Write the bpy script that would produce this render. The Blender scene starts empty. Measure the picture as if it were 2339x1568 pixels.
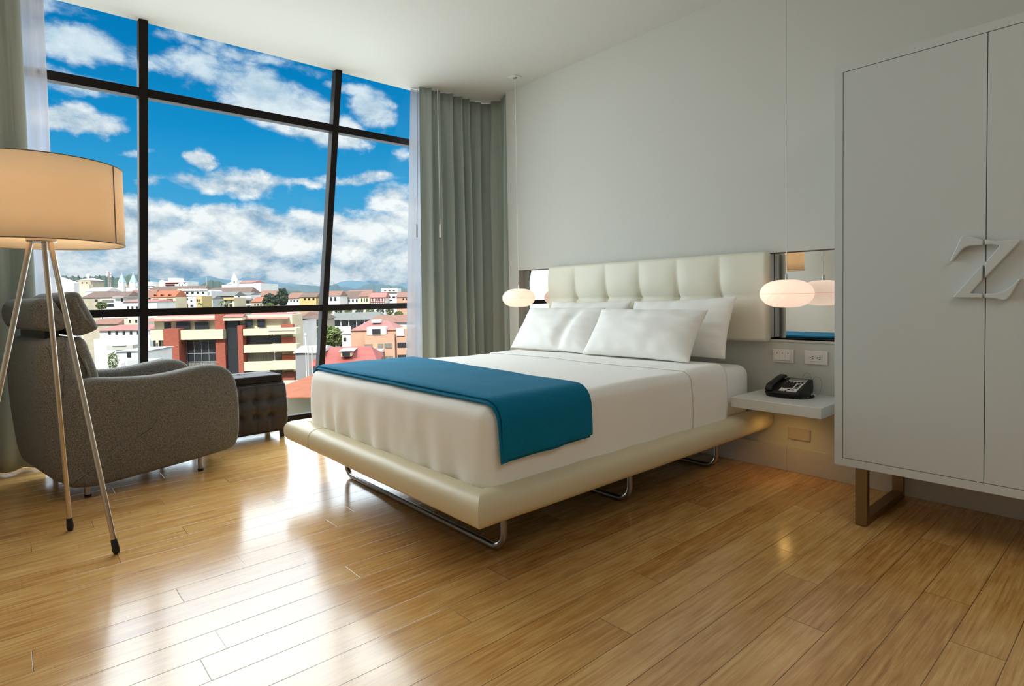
import bpy, bmesh, math, random
from mathutils import Vector, Matrix, noise as mnoise
R = math.radians
SC = bpy.context.scene
COL = SC.collection

# ------------------------------------------------------------------ camera
W, H = 2339, 1568
F_PX, SHIFT_PX = 1318.62, -60.77
YAW, PITCH, ROLL = 0.7174, 0.0332, -0.0178
CAM = Vector((4.4008, -3.436, 1.05))
_fw = Vector((-math.cos(YAW) * math.cos(PITCH), math.sin(YAW) * math.cos(PITCH), -math.sin(PITCH)))
_rt = Vector((math.sin(YAW), math.cos(YAW), 0))
_up = _rt.cross(_fw)
_r = math.cos(ROLL) * _rt + math.sin(ROLL) * _up
_u = -math.sin(ROLL) * _rt + math.cos(ROLL) * _up
cd = bpy.data.cameras.new('camera')
cam = bpy.data.objects.new('camera', cd)
COL.objects.link(cam)
cd.sensor_width = 36
cd.lens = 36 * F_PX / W
cd.shift_y = SHIFT_PX / W
cd.clip_start, cd.clip_end = 0.05, 20000
m = Matrix.Identity(4)
for i in range(3):
    m[i][0], m[i][1], m[i][2], m[i][3] = _r[i], _u[i], -_fw[i], CAM[i]
cam.matrix_world = m
SC.camera = cam
SC.view_settings.view_transform = 'Standard'
SC.view_settings.look = 'None'
SC.view_settings.exposure = 0.0
SC.view_settings.gamma = 1.0
SC.view_settings.use_curve_mapping = False
SC.cycles.use_denoising = True
SC.cycles.max_bounces = 12
SC.cycles.diffuse_bounces = 6
SC.cycles.transparent_max_bounces = 16
SC.cycles.sample_clamp_indirect = 6.0
SC.cycles.caustics_reflective = False
SC.cycles.caustics_refractive = False


def S(r, g, b):
    def c(v):
        v /= 255
        return v / 12.92 if v <= .04045 else ((v + .055) / 1.055) ** 2.4
    return (c(r), c(g), c(b), 1)


# ------------------------------------------------------------------ sky
HIGH_SKY = 4.0      # sky brightness boosted above the visible part to light the room
def build_world():
    w = bpy.data.worlds.new('sky')
    SC.world = w
    w.use_nodes = True
    nt = w.node_tree
    nt.nodes.clear()
    N = nt.nodes.new
    L = nt.links.new

    def mth(op, a, b=None, c=None, clamp=False):
        n = N('ShaderNodeMath'); n.operation = op; n.use_clamp = clamp
        for k, v in enumerate((a, b, c)):
            if v is None: continue
            if isinstance(v, (int, float)): n.inputs[k].default_value = v
            else: L(v, n.inputs[k])
        return n.outputs[0]

    def smooth(v, a, b, lo=0., hi=1.):
        n = N('ShaderNodeMapRange'); n.interpolation_type = 'SMOOTHSTEP'
        L(v, n.inputs['Value'])
        n.inputs['From Min'].default_value, n.inputs['From Max'].default_value = a, b
        n.inputs['To Min'].default_value, n.inputs['To Max'].default_value = lo, hi
        return n.outputs['Result']

    def mix(f, a, b):
        n = N('ShaderNodeMix'); n.data_type = 'RGBA'
        if isinstance(f, float): n.inputs['Factor'].default_value = f
        else: L(f, n.inputs['Factor'])
        for s, v in (('A', a), ('B', b)):
            i = [x for x in n.inputs if x.name == s and x.type == 'RGBA'][0]
            if isinstance(v, tuple): i.default_value = v
            else: L(v, i)
        return [o for o in n.outputs if o.type == 'RGBA'][0]
    tc = N('ShaderNodeTexCoord')
    sp = N('ShaderNodeSeparateXYZ'); L(tc.outputs['Generated'], sp.inputs[0])
    az = mth('MULTIPLY', mth('ARCTAN2', sp.outputs['Y'], mth('MULTIPLY', sp.outputs['X'], -1)), 57.2958)
    el = mth('MULTIPLY', mth('ARCSINE', sp.outputs['Z']), 57.2958)

    def vec(x, y, z=0.0):
        n = N('ShaderNodeCombineXYZ')
        for k, v in enumerate((x, y, z)):
            if isinstance(v, float): n.inputs[k].default_value = v
            else: L(v, n.inputs[k])
        return n.outputs[0]

    def fbm(v, scale, detail, rough, dist=0.0):
        n = N('ShaderNodeTexNoise')
        L(v, n.inputs['Vector'])
        n.inputs['Scale'].default_value = scale
        n.inputs['Detail'].default_value = detail
        n.inputs['Roughness'].default_value = rough
        n.inputs['Distortion'].default_value = dist
        return n.outputs[0]
    p1 = vec(az, mth('MULTIPLY', el, 1.7))
    p2 = vec(mth('ADD', az, -.5), mth('MULTIPLY', mth('ADD', el, 1.3), 1.7))
    n1 = fbm(p1, .21, 10, .62, .15)
    n2 = fbm(p2, .21, 10, .62, .15)
    # wobble the positions of the cloud masses a little
    wob = fbm(vec(az, el, 7.0), .35, 4, .55)
    azw = mth('ADD', az, mth('MULTIPLY', mth('SUBTRACT', wob, .5), 4.0))
    elw = mth('ADD', el, mth('MULTIPLY', mth('SUBTRACT', wob, .5), -2.2))
    P = vec(azw, elw)
    # cloud masses: azimuth and elevation of the middle, half sizes (degrees), strength, tilt
    masses = [
        (5.0, 19.8, 5.6, 2.0, .78, 0), (9.5, 19.4, 5.0, 1.2, .5, 0), (5.2, 17.2, 4.2, 1.3, .55, 0), (4.6, 14.2, 4.6, 1.5, .85, 0), (3.0, 21.8, 9.0, 1.0, .42, 0),
        (20.0, 17.4, 7.5, 3.0, .85, -18), (14.5, 19.4, 6.0, 2.0, .6, -8), (24.0, 15.6, 5.0, 2.2, .75, -10),
        (13.5, 21.4, 7.0, .9, .45, -4), (20.5, 20.6, 7.0, .9, .42, -6), (27.0, 19.0, 6.0, .9, .5, -6),
        (28.6, 17.4, 3.4, 2.4, .7, -20), (30.6, 14.0, 2.0, .9, .5, 0),
        (13.2, 12.2, 1.5, .9, .72, 0), (14.2, 10.4, 6.5, 1.5, .7, 0), (18.6, 10.6, 4.5, 1.2, .6, 0), (9.6, 10.2, 2.2, 1.0, .55, 0), (8.6, 12.3, 2.6, .5, .4, 0),
        (26.5, 11.4, 6.0, 1.0, .62, 4), (22.0, 10.8, 3.0, .7, .5, 0), (30.0, 9.4, 4.5, 2.4, .7, 0), (26.5, 7.9, 4.5, 1.6, .6, 0),
        (17.0, 7.4, 6.0, 2.0, .55, 0), (7.0, 6.4, 4.5, 1.7, .5, 0), (12.0, 5.2, 6.0, 1.6, .45, 0), (24.0, 4.5, 7.0, 1.6, .45, 0),
    ]
    tot = None
    for (a, e, ra, re, s, t) in masses:
        sub = N('ShaderNodeVectorMath'); sub.operation = 'SUBTRACT'
        L(P, sub.inputs[0]); sub.inputs[1].default_value = (a, e, 0)
        v = sub.outputs[0]
        if t:
            ro = N('ShaderNodeVectorRotate'); ro.rotation_type = 'Z_AXIS'
            L(v, ro.inputs['Vector']); ro.inputs['Angle'].default_value = R(-t)
            v = ro.outputs[0]
        sc = N('ShaderNodeVectorMath'); sc.operation = 'MULTIPLY'
        L(v, sc.inputs[0]); sc.inputs[1].default_value = (1 / ra, 1 / re, 0)
        ln = N('ShaderNodeVectorMath'); ln.operation = 'LENGTH'
        L(sc.outputs[0], ln.inputs[0])
        b = smooth(ln.outputs['Value'], 1.35, .1, 0., s)
        tot = b if tot is None else mth('MAXIMUM', tot, b)
    bank = smooth(elw, 9.8, 7.4, 0., .70)
    tot = mth('MAXIMUM', tot, bank)
    dens = mth('ADD', tot, mth('MULTIPLY', mth('SUBTRACT', n1, .5), 1.25))
    cover = smooth(dens, .26, .66)
    # light from above: compare the noise with itself a little higher up
    shade = mth('ADD', mth('MULTIPLY', mth('SUBTRACT', n1, n2), 3.0), .70, clamp=True)
    low = smooth(el, 4.5, 2.0)
    shade = mth('SUBTRACT', shade, mth('MULTIPLY', low, mth('MULTIPLY', wob, .55)), clamp=True)
    ccol = mix(shade, S(132, 170, 200), S(253, 254, 255))
    ccol = mix(smooth(el, 12.0, 20.0, 0., .55), ccol, S(190, 217, 238))
    rmp = N('ShaderNodeValToRGB')
    L(mth('DIVIDE', el, 24.0, clamp=True), rmp.inputs[0])
    cr = rmp.color_ramp
    cr.elements[0].position = 0; cr.elements[0].color = S(128, 190, 224)
    cr.elements[1].position = 1; cr.elements[1].color = S(0, 120, 186)
    for p_, c_ in ((.18, S(98, 178, 222)), (.42, S(58, 164, 220)), (.62, S(16, 146, 210)), (.82, S(0, 130, 196))):
        e_ = cr.elements.new(p_); e_.color = c_
    sky = mix(cover, rmp.outputs[0], ccol)
    hs = mth('MULTIPLY', smooth(el, 23.5, 30.0), smooth(el, 70.0, 40.0, .4, 1.))
    upper = mix(hs, sky, (1.0, .985, .96, 1))
    below = smooth(el, -.5, -3.0)
    upper = mix(below, upper, S(150, 150, 145))
    st = mth('ADD', 1.0, mth('MULTIPLY', hs, HIGH_SKY - 1))
    bg = N('ShaderNodeBackground')
    L(upper, bg.inputs['Color']); L(st, bg.inputs['Strength'])
    out = N('ShaderNodeOutputWorld')
    L(bg.outputs[0], out.inputs[0])
    w.cycles.sampling_method = 'MANUAL'
    w.cycles.sample_map_resolution = 1024
build_world()

# the sun: high, behind and to the left of the building the room is in
sd = bpy.data.lights.new('sun', 'SUN'); sd.energy = 5.6; sd.angle = R(.6); sd.color = (1, .95, .86)
so = bpy.data.objects.new('sun', sd); COL.objects.link(so)
so.rotation_euler = (Vector((.52, -.5, .70))).to_track_quat('Z', 'Y').to_euler()
so.location = (20, -20, 40)

CEIL = 2.885
TILT = .21
def glass_x(z):                       # the glazed front leans inward towards the top
    return TILT * (z - CEIL)
# area lamp added just outside the glass to boost the daylight coming in
pd = bpy.data.lights.new('window_daylight_fill', 'AREA'); pd.shape = 'RECTANGLE'; pd.size = 4.0; pd.size_y = 2.75
pd.energy = 162; pd.color = (.87, .94, 1.0)
po = bpy.data.objects.new('window_daylight_fill', pd); COL.objects.link(po)
_n = Vector((1, 0, -TILT)).normalized()
_k = math.hypot(1, TILT)
po.matrix_world = Matrix.Translation((glass_x(1.34) - .16, -1.98, 1.34)) @ Matrix(((0, TILT / _k, -_n.x, 0), (-1, 0, 0, 0), (0, 1 / _k, -_n.z, 0), (0, 0, 0, 1)))

# unseen fill lamp added at the ceiling behind the camera to lift brightness
pd = bpy.data.lights.new('added_rear_fill', 'AREA'); pd.shape = 'RECTANGLE'; pd.size = 1.6; pd.size_y = 1.6
pd.energy = 20; pd.color = (1, .96, .91)
po = bpy.data.objects.new('added_rear_fill', pd); COL.objects.link(po); po.location = (5.5, -2.3, CEIL - .01)


# ------------------------------------------------------------------ materials
def nodes(name):
    m = bpy.data.materials.new(name); m.use_nodes = True
    nt = m.node_tree
    b = nt.nodes['Principled BSDF']
    return m, nt, b


def add_bump(nt, b, scale, strength, dist=.002, detail=3, coord='Object', stretch=None, kind='noise'):
    tc = nt.nodes.new('ShaderNodeTexCoord')
    v = tc.outputs[coord]
    if stretch:
        mp = nt.nodes.new('ShaderNodeMapping'); mp.inputs['Scale'].default_value = stretch
        nt.links.new(v, mp.inputs[0]); v = mp.outputs[0]
    if kind == 'noise':
        t = nt.nodes.new('ShaderNodeTexNoise'); t.inputs['Detail'].default_value = detail
    else:
        t = nt.nodes.new('ShaderNodeTexVoronoi')
    t.inputs['Scale'].default_value = scale
    nt.links.new(v, t.inputs['Vector'])
    bp = nt.nodes.new('ShaderNodeBump')
    bp.inputs['Strength'].default_value = strength; bp.inputs['Distance'].default_value = dist
    nt.links.new(t.outputs[0], bp.inputs['Height'])
    nt.links.new(bp.outputs[0], b.inputs['Normal'])
    return t, v


def mat(name, col, rough=.6, metal=0., bump=None, vary=None, spec=.5, coat=0., sheen=0.):
    m, nt, b = nodes(name)
    b.inputs['Base Color'].default_value = col
    b.inputs['Roughness'].default_value = rough
    b.inputs['Metallic'].default_value = metal
    b.inputs['Specular IOR Level'].default_value = spec
    b.inputs['Coat Weight'].default_value = coat
    b.inputs['Coat Roughness'].default_value = .08
    b.inputs['Sheen Weight'].default_value = sheen
    if bump:
        add_bump(nt, b, *bump)
    if vary:                                   # (scale, second colour, stretch)
        tc = nt.nodes.new('ShaderNodeTexCoord')
        mp = nt.nodes.new('ShaderNodeMapping')
        mp.inputs['Scale'].default_value = vary[2] if len(vary) > 2 else (1, 1, 1)
        nt.links.new(tc.outputs['Object'], mp.inputs[0])
        t = nt.nodes.new('ShaderNodeTexNoise'); t.inputs['Scale'].default_value = vary[0]; t.inputs['Detail'].default_value = 4
        nt.links.new(mp.outputs[0], t.inputs['Vector'])
        rr = nt.nodes.new('ShaderNodeValToRGB')
        rr.color_ramp.elements[0].position = .35; rr.color_ramp.elements[1].position = .65
        rr.color_ramp.elements[0].color = col; rr.color_ramp.elements[1].color = vary[1]
        nt.links.new(t.outputs[0], rr.inputs[0])
        nt.links.new(rr.outputs[0], b.inputs['Base Color'])
    return m


def wood_floor():
    m, nt, b = nodes('bamboo_planks')
    N, L = nt.nodes.new, nt.links.new

    def mth(op, a, c=None, clamp=False):
        n = N('ShaderNodeMath'); n.operation = op; n.use_clamp = clamp
        for k, v in enumerate((a, c)):
            if v is None: continue
            if isinstance(v, (int, float)): n.inputs[k].default_value = v
            else: L(v, n.inputs[k])
        return n.outputs[0]
    geo = N('ShaderNodeNewGeometry')
    sp = N('ShaderNodeSeparateXYZ'); L(geo.outputs['Position'], sp.inputs[0])
    PW, PL = .1315, 1.46
    px = mth('DIVIDE', mth('SUBTRACT', sp.outputs['X'], 2.001 - 40 * PW), PW)
    ix = mth('FLOOR', px)
    wn = N('ShaderNodeTexWhiteNoise'); wn.noise_dimensions = '1D'; L(ix, wn.inputs['W'])
    # stagger repeats every four planks with a random part
    off = mth('ADD', mth('MULTIPLY', wn.outputs['Value'], .22), mth('MULTIPLY', mth('MODULO', ix, 4.0), .27))
    py = mth('ADD', mth('DIVIDE', mth('ADD', sp.outputs['Y'], 2.96 + 20 * PL), PL), off)
    iy = mth('FLOOR', py)
    cid = N('ShaderNodeCombineXYZ'); L(ix, cid.inputs[0]); L(iy, cid.inputs[1])
    wn2 = N('ShaderNodeTexWhiteNoise'); wn2.noise_dimensions = '3D'; L(cid.outputs[0], wn2.inputs['Vector'])
    rnd = wn2.outputs['Value']
    fx = mth('FRACT', px); fy = mth('FRACT', py)
    ex = mth('MINIMUM', fx, mth('SUBTRACT', 1.0, fx))
    ey = mth('MINIMUM', fy, mth('SUBTRACT', 1.0, fy))
    gap = mth('MINIMUM', mth('MULTIPLY', ex, PW), mth('MULTIPLY', ey, PL))
    gp = N('ShaderNodeMapRange'); L(gap, gp.inputs['Value']); gp.inputs['From Min'].default_value = .0003; gp.inputs['From Max'].default_value = .0016
    # long fibres
    cv = N('ShaderNodeCombineXYZ')
    L(mth('ADD', mth('MULTIPLY', sp.outputs['X'], 62.0), mth('MULTIPLY', rnd, 90.0)), cv.inputs[0])
    L(mth('ADD', mth('MULTIPLY', sp.outputs['Y'], 2.2), mth('MULTIPLY', rnd, 37.0)), cv.inputs[1])
    n1 = N('ShaderNodeTexNoise'); n1.inputs['Scale'].default_value = 1.5; n1.inputs['Detail'].default_value = 7; n1.inputs['Roughness'].default_value = .68; n1.inputs['Distortion'].default_value = .5
    L(cv.outputs[0], n1.inputs['Vector'])
    cv2 = N('ShaderNodeCombineXYZ')
    L(mth('MULTIPLY', sp.outputs['X'], 22.0), cv2.inputs[0]); L(mth('MULTIPLY', sp.outputs['Y'], 7.0), cv2.inputs[1]); L(mth('MULTIPLY', rnd, 20.0), cv2.inputs[2])
    n2 = N('ShaderNodeTexNoise'); n2.inputs['Scale'].default_value = 1.1; n2.inputs['Detail'].default_value = 4
    L(cv2.outputs[0], n2.inputs['Vector'])
    v = mth('ADD', mth('MULTIPLY', n1.outputs[0], .74), mth('ADD', mth('MULTIPLY', n2.outputs[0], .24), mth('MULTIPLY', mth('SUBTRACT', rnd, .5), .13)))
    rp = N('ShaderNodeValToRGB'); L(v, rp.inputs[0])
    e = rp.color_ramp.elements
    e[0].position, e[0].color = .26, S(140, 94, 46)
    e[1].position, e[1].color = .68, S(228, 188, 126)
    x = e.new(.36); x.color = S(178, 126, 66)
    x = e.new(.46); x.color = S(200, 150, 86)
    x = e.new(.56); x.color = S(214, 170, 104)
    mx = N('ShaderNodeMix'); mx.data_type = 'RGBA'
    L(gp.outputs[0], mx.inputs['Factor'])
    ins = [i for i in mx.inputs if i.type == 'RGBA']
    ins[0].default_value = S(84, 52, 24); L(rp.outputs[0], ins[1])
    L([o for o in mx.outputs if o.type == 'RGBA'][0], b.inputs['Base Color'])
    b.inputs['Roughness'].default_value = .18
    b.inputs['Specular IOR Level'].default_value = 1.0
    h = mth('ADD', mth('MULTIPLY', gp.outputs[0], 1.0), mth('MULTIPLY', n1.outputs[0], .06))
    bp = N('ShaderNodeBump'); bp.inputs['Strength'].default_value = .35; bp.inputs['Distance'].default_value = .0012
    L(h, bp.inputs['Height']); L(bp.outputs[0], b.inputs['Normal'])
    return m


def fabric(name, col, col2, scale=420, bump=.5, rough=.9, sheen=.2):
    m, nt, b = nodes(name)
    N, L = nt.nodes.new, nt.links.new
    tc = N('ShaderNodeTexCoord')
    outs = []
    for st in ((1, .22, .22), (.22, 1, .22), (.22, .22, 1)):
        mp = N('ShaderNodeMapping'); mp.inputs['Scale'].default_value = st
        L(tc.outputs['Object'], mp.inputs[0])
        t = N('ShaderNodeTexNoise'); t.inputs['Scale'].default_value = scale; t.inputs['Detail'].default_value = 3
        L(mp.outputs[0], t.inputs['Vector']); outs.append(t.outputs[0])
    a = N('ShaderNodeMath'); a.operation = 'ADD'; L(outs[0], a.inputs[0]); L(outs[1], a.inputs[1])
    c = N('ShaderNodeMath'); c.operation = 'ADD'; L(a.outputs[0], c.inputs[0]); L(outs[2], c.inputs[1])
    d = N('ShaderNodeMath'); d.operation = 'MULTIPLY'; L(c.outputs[0], d.inputs[0]); d.inputs[1].default_value = .3333
    r = N('ShaderNodeValToRGB'); L(d.outputs[0], r.inputs[0])
    r.color_ramp.elements[0].position = .4; r.color_ramp.elements[0].color = col
    r.color_ramp.elements[1].position = .6; r.color_ramp.elements[1].color = col2
    L(r.outputs[0], b.inputs['Base Color'])
    b.inputs['Roughness'].default_value = rough
    b.inputs['Sheen Weight'].default_value = sheen
    b.inputs['Specular IOR Level'].default_value = .2
    bp = N('ShaderNodeBump'); bp.inputs['Strength'].default_value = bump; bp.inputs['Distance'].default_value = .0012
    L(d.outputs[0], bp.inputs['Height']); L(bp.outputs[0], b.inputs['Normal'])
    return m


def sheer_mat(name, col, back, see=0.0):
    """thin cloth: reflects with one colour, lets light through with another"""
    m = bpy.data.materials.new(name); m.use_nodes = True
    nt = m.node_tree; nt.nodes.clear()
    N, L = nt.nodes.new, nt.links.new
    d = N('ShaderNodeBsdfDiffuse'); d.inputs[0].default_value = col
    t = N('ShaderNodeBsdfTranslucent'); t.inputs[0].default_value = back
    x = N('ShaderNodeAddShader')
    L(d.outputs[0], x.inputs[0]); L(t.outputs[0], x.inputs[1])
    o = N('ShaderNodeOutputMaterial')
    tr = N('ShaderNodeBsdfTransparent')
    y = N('ShaderNodeMixShader'); y.inputs[0].default_value = see
    L(x.outputs[0], y.inputs[1]); L(tr.outputs[0], y.inputs[2])
    L(y.outputs[0], o.inputs[0])
    return m


def glass_mat():
    m = bpy.data.materials.new('window_glass'); m.use_nodes = True
    nt = m.node_tree; nt.nodes.clear()
    N, L = nt.nodes.new, nt.links.new
    tr = N('ShaderNodeBsdfTransparent'); tr.inputs[0].default_value = (.96, .985, .98, 1)
    gl = N('ShaderNodeBsdfGlossy'); gl.inputs['Roughness'].default_value = 0.0
    fr = N('ShaderNodeFresnel'); fr.inputs[0].default_value = 1.25
    ge = N('ShaderNodeNewGeometry')
    fm = N('ShaderNodeMath'); fm.operation = 'SUBTRACT'; fm.use_clamp = True        # only the outer surfaces of the pane reflect
    L(fr.outputs[0], fm.inputs[0]); L(ge.outputs['Backfacing'], fm.inputs[1])
    x = N('ShaderNodeMixShader')
    L(fm.outputs[0], x.inputs[0]); L(tr.outputs[0], x.inputs[1]); L(gl.outputs[0], x.inputs[2])
    o = N('ShaderNodeOutputMaterial'); L(x.outputs[0], o.inputs[0])
    return m


def glow(name, col, strength, lines=None):
    m, nt, b = nodes(name)
    b.inputs['Base Color'].default_value = col
    b.inputs['Emission Color'].default_value = col
    b.inputs['Emission Strength'].default_value = strength
    b.inputs['Roughness'].default_value = .6
    return m


M = {}
M['wall'] = mat('wall_paint', S(206, 206, 199), .75, bump=(260, .06, .001))
M['ceil'] = mat('ceiling_paint', S(212, 212, 207), .85)
M['floor'] = wood_floor()
M['white_lacquer'] = mat('white_lacquer', S(226, 228, 224), .32, spec=.5)
M['wardrobe'] = mat('wardrobe_lacquer', S(203, 209, 208), .38, spec=.5, bump=(900, .02, .0005))
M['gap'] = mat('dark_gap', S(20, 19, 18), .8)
M['base'] = mat('baseboard_paint', S(206, 204, 200), .5)
M['frame'] = mat('dark_bronze_aluminium', S(34, 30, 29), .6, spec=.12)
M['glass'] = glass_mat()
M['curtain'] = fabric('grey_green_curtain', S(158, 168, 163), S(174, 183, 178), 1400, .1, .8, .1)
M['sheer'] = sheer_mat('sheer_voile', (.50, .50, .54, 1), (.085, .087, .10, 1), see=.16)
M['vinyl'] = mat('cream_leatherette', S(214, 204, 174), .42, bump=(420, .05, .001), spec=.4)
M['headboard'] = mat('ivory_leatherette', S(230, 226, 208), .4, bump=(420, .05, .001), spec=.4)
M['linen'] = fabric('white_cotton', S(248, 247, 243), S(251, 250, 247), 1200, .06, .9, .05)
M['pillow'] = fabric('white_pillowcase', S(244, 243, 238), S(249, 248, 244), 700, .08, .9, .05)
M['teal'] = fabric('teal_fleece', S(0, 104, 140), S(2, 122, 160), 900, .2, .95, .04)
M['steel'] = mat('brushed_steel', S(168, 166, 164), .3, 1., bump=(300, .05, .0005))
M['chrome'] = mat('chrome', S(210, 210, 210), .12, 1.)
M['bronze'] = mat('brushed_bronze', S(142, 118, 88), .38, 1.)
M['lamp_metal'] = mat('satin_nickel', S(196, 184, 168), .28, 1.)
M['rubber'] = mat('black_rubber', S(14, 13, 13), .6)
M['tweed'] = fabric('grey_brown_tweed', S(62, 60, 57), S(134, 130, 123), 780, .6, .95, .1)
M['leather'] = mat('dark_brown_leather', S(34, 26, 24), .6, bump=(260, .10, .001), spec=.2)
M['leather_side'] = mat('dark_brown_tufted_leather', S(40, 31, 28), .42, bump=(260, .10, .001), spec=.5)
M['mirror'] = mat('mirror_silver', S(236, 240, 240), .01, 1.)
M['black'] = mat('black_plastic', S(16, 15, 15), .35)
M['black2'] = mat('black_key', S(12, 12, 13), .5)
M['faceplate'] = mat('white_faceplate', S(232, 232, 232), .5)
M['display'] = mat('grey_paper_insert', S(140, 136, 134), .4)
M['red'] = mat('red_message_lamp', S(140, 12, 18), .3)
M['plate'] = mat('white_plastic', S(236, 230, 226), .35)
M['greyplate'] = mat('painted_cover_plate', S(188, 182, 172), .5)
M['cordw'] = mat('white_cord', S(232, 232, 228), .5)
M['cordc'] = mat('clear_grey_cord', S(150, 146, 142), .4)
M['shade'] = sheer_mat('linen_lamp_shade', (.42, .37, .30, 1), (.44, .38, .30, 1))
M['seam'] = mat('shade_seam', S(120, 110, 98), .8)
M['bulb'] = glow('warm_bulb', (1, .72, .42, 1), 12)
M['puck'] = glow('warm_led', (1, .6, .18, 1), 10)
M['lantern'] = glow('glowing_paper', (1.0, .72, .56, 1), .78)
M['lantern_rib'] = glow('paper_fold', (.72, .34, .22, 1), .45)


# ------------------------------------------------------------------ mesh helpers
class MB:
    def __init__(s):
        s.bm = bmesh.new()

    def box(s, x0, x1, y0, y1, z0, z1):
        v = [s.bm.verts.new((x, y, z)) for z in (z0, z1) for y in (y0, y1) for x in (x0, x1)]
        for f in ((0, 2, 3, 1), (4, 5, 7, 6), (0, 1, 5, 4), (2, 6, 7, 3), (0, 4, 6, 2), (1, 3, 7, 5)):
            s.bm.faces.new([v[i] for i in f])
        return s

    def cyl(s, p0, p1, r0, r1=None, n=20, cap=True):
        p0, p1 = Vector(p0), Vector(p1)
        r1 = r0 if r1 is None else r1
        d = (p1 - p0).normalized()
        a = d.orthogonal().normalized(); b = d.cross(a)
        A = [s.bm.verts.new(p0 + (a * math.cos(2 * math.pi * i / n) + b * math.sin(2 * math.pi * i / n)) * r0) for i in range(n)]
        B = [s.bm.verts.new(p1 + (a * math.cos(2 * math.pi * i / n) + b * math.sin(2 * math.pi * i / n)) * r1) for i in range(n)]
        for i in range(n):
            s.bm.faces.new((A[i], A[(i + 1) % n], B[(i + 1) % n], B[i]))
        if cap:
            s.bm.faces.new(A[::-1]); s.bm.faces.new(B)
        return s

    def tube(s, pts, r, n=12, closed=False):
        pts = [Vector(p) for p in pts]
        k = len(pts)
        rings = []
        prev = None
        for i, p in enumerate(pts):
            if closed:
                t = (pts[(i + 1) % k] - pts[i - 1]).normalized()
            else:
                t = ((pts[min(i + 1, k - 1)] - pts[max(i - 1, 0)])).normalized()
            if prev is None:
                a = t.orthogonal().normalized()
            else:
                a = (prev - t * prev.dot(t)).normalized()
            prev = a
            b = t.cross(a)
            rr = r[i] if isinstance(r, (list, tuple)) else r
            rings.append([s.bm.verts.new(p + (a * math.cos(2 * math.pi * j / n) + b * math.sin(2 * math.pi * j / n)) * rr) for j in range(n)])
        for i in range(k if closed else k - 1):
            A, B = rings[i], rings[(i + 1) % k]
            for j in range(n):
                s.bm.faces.new((A[j], A[(j + 1) % n], B[(j + 1) % n], B[j]))
        if not closed:
            s.bm.faces.new(rings[0][::-1]); s.bm.faces.new(rings[-1])
        return s

    def lathe(s, prof, c=(0, 0), n=40, close=False):
        rings = []
        for (r, z) in prof:
            if r < 1e-6:
                rings.append([s.bm.verts.new((c[0], c[1], z))])
            else:
                rings.append([s.bm.verts.new((c[0] + r * math.cos(2 * math.pi * j / n), c[1] + r * math.sin(2 * math.pi * j / n), z)) for j in range(n)])
        seq = list(zip(rings[:-1], rings[1:]))
        if close: seq.append((rings[-1], rings[0]))
        for A, B in seq:
            for j in range(n):
                a0, a1 = A[j % len(A)], A[(j + 1) % len(A)]
                b0, b1 = B[j % len(B)], B[(j + 1) % len(B)]
                f = []
                for v in (a0, a1, b1, b0):
                    if v not in f: f.append(v)
                if len(f) > 2: s.bm.faces.new(f)
        return s

    def prism(s, poly, axis, a, b):
        """poly: 2-D points; axis: the extrusion axis; the other two in order xyz"""
        def P(q, t):
            return {'x': (t, q[0], q[1]), 'y': (q[0], t, q[1]), 'z': (q[0], q[1], t)}[axis]
        A = [s.bm.verts.new(P(q, a)) for q in poly]
        B = [s.bm.verts.new(P(q, b)) for q in poly]
        n = len(poly)
        for i in range(n):
            s.bm.faces.new((A[i], A[(i + 1) % n], B[(i + 1) % n], B[i]))
        s.bm.faces.new(A[::-1]); s.bm.faces.new(B)
        return s

    def grid(s, fn, nu, nv, wrap=False):
        V = [[s.bm.verts.new(fn(i / (nu if wrap else nu - 1), j / (nv - 1))) for j in range(nv)] for i in range(nu)]
        for i in range(nu if wrap else nu - 1):
            for j in range(nv - 1):
                s.bm.faces.new((V[i][j], V[(i + 1) % nu][j], V[(i + 1) % nu][j + 1], V[i][j + 1]))
        return V

    def rbox(s, x0, x1, y0, y1, z0, z1, r, div=.03, disp=None):
        """rounded box with an even grid; disp(point, normal) -> new point"""
        h = Vector(((x1 - x0) / 2, (y1 - y0) / 2, (z1 - z0) / 2))
        c = Vector(((x1 + x0) / 2, (y1 + y0) / 2, (z1 + z0) / 2))
        cache = {}

        def axis_pts(k):
            rr = min(r, h[k] * .999)
            out = [-h[k] + rr * (1 - math.cos(t * math.pi / 8)) * .999 for t in range(0, 4)]
            n = max(2, int((2 * h[k] - 2 * rr) / div))
            mid = [-h[k] + rr + (2 * h[k] - 2 * rr) * i / n for i in range(n + 1)]
            lo = [-h[k]] + [-h[k] + rr * t for t in (.2, .45, .72)]
            return lo + mid + [-q for q in reversed(lo)]
        G = [axis_pts(k) for k in range(3)]

        def vert(p):
            key = (round(p[0], 5), round(p[1], 5), round(p[2], 5))
            if key in cache: return cache[key]
            p = Vector(p)
            core = Vector([max(-(h[k] - min(r, h[k])), min(h[k] - min(r, h[k]), p[k])) for k in range(3)])
            d = p - core
            n = d.normalized() if d.length > 1e-9 else Vector((0, 0, 1))
            q = core + n * r + c
            if disp: q = disp(q, n)
            cache[key] = s.bm.verts.new(q)
            return cache[key]
        for k in range(3):
            i, j = (k + 1) % 3, (k + 2) % 3
            for sg in (-1, 1):
                for a in range(len(G[i]) - 1):
                    for b_ in range(len(G[j]) - 1):
                        q = []
                        for (da, db) in ((0, 0), (1, 0), (1, 1), (0, 1)):
                            p = [0, 0, 0]; p[k] = sg * h[k]; p[i] = G[i][a + da]; p[j] = G[j][b_ + db]
                            q.append(vert(p))
                        if sg < 0: q.reverse()
                        if len(set(q)) == 4:
                            try: s.bm.faces.new(q)
                            except ValueError: pass
        return s


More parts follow.
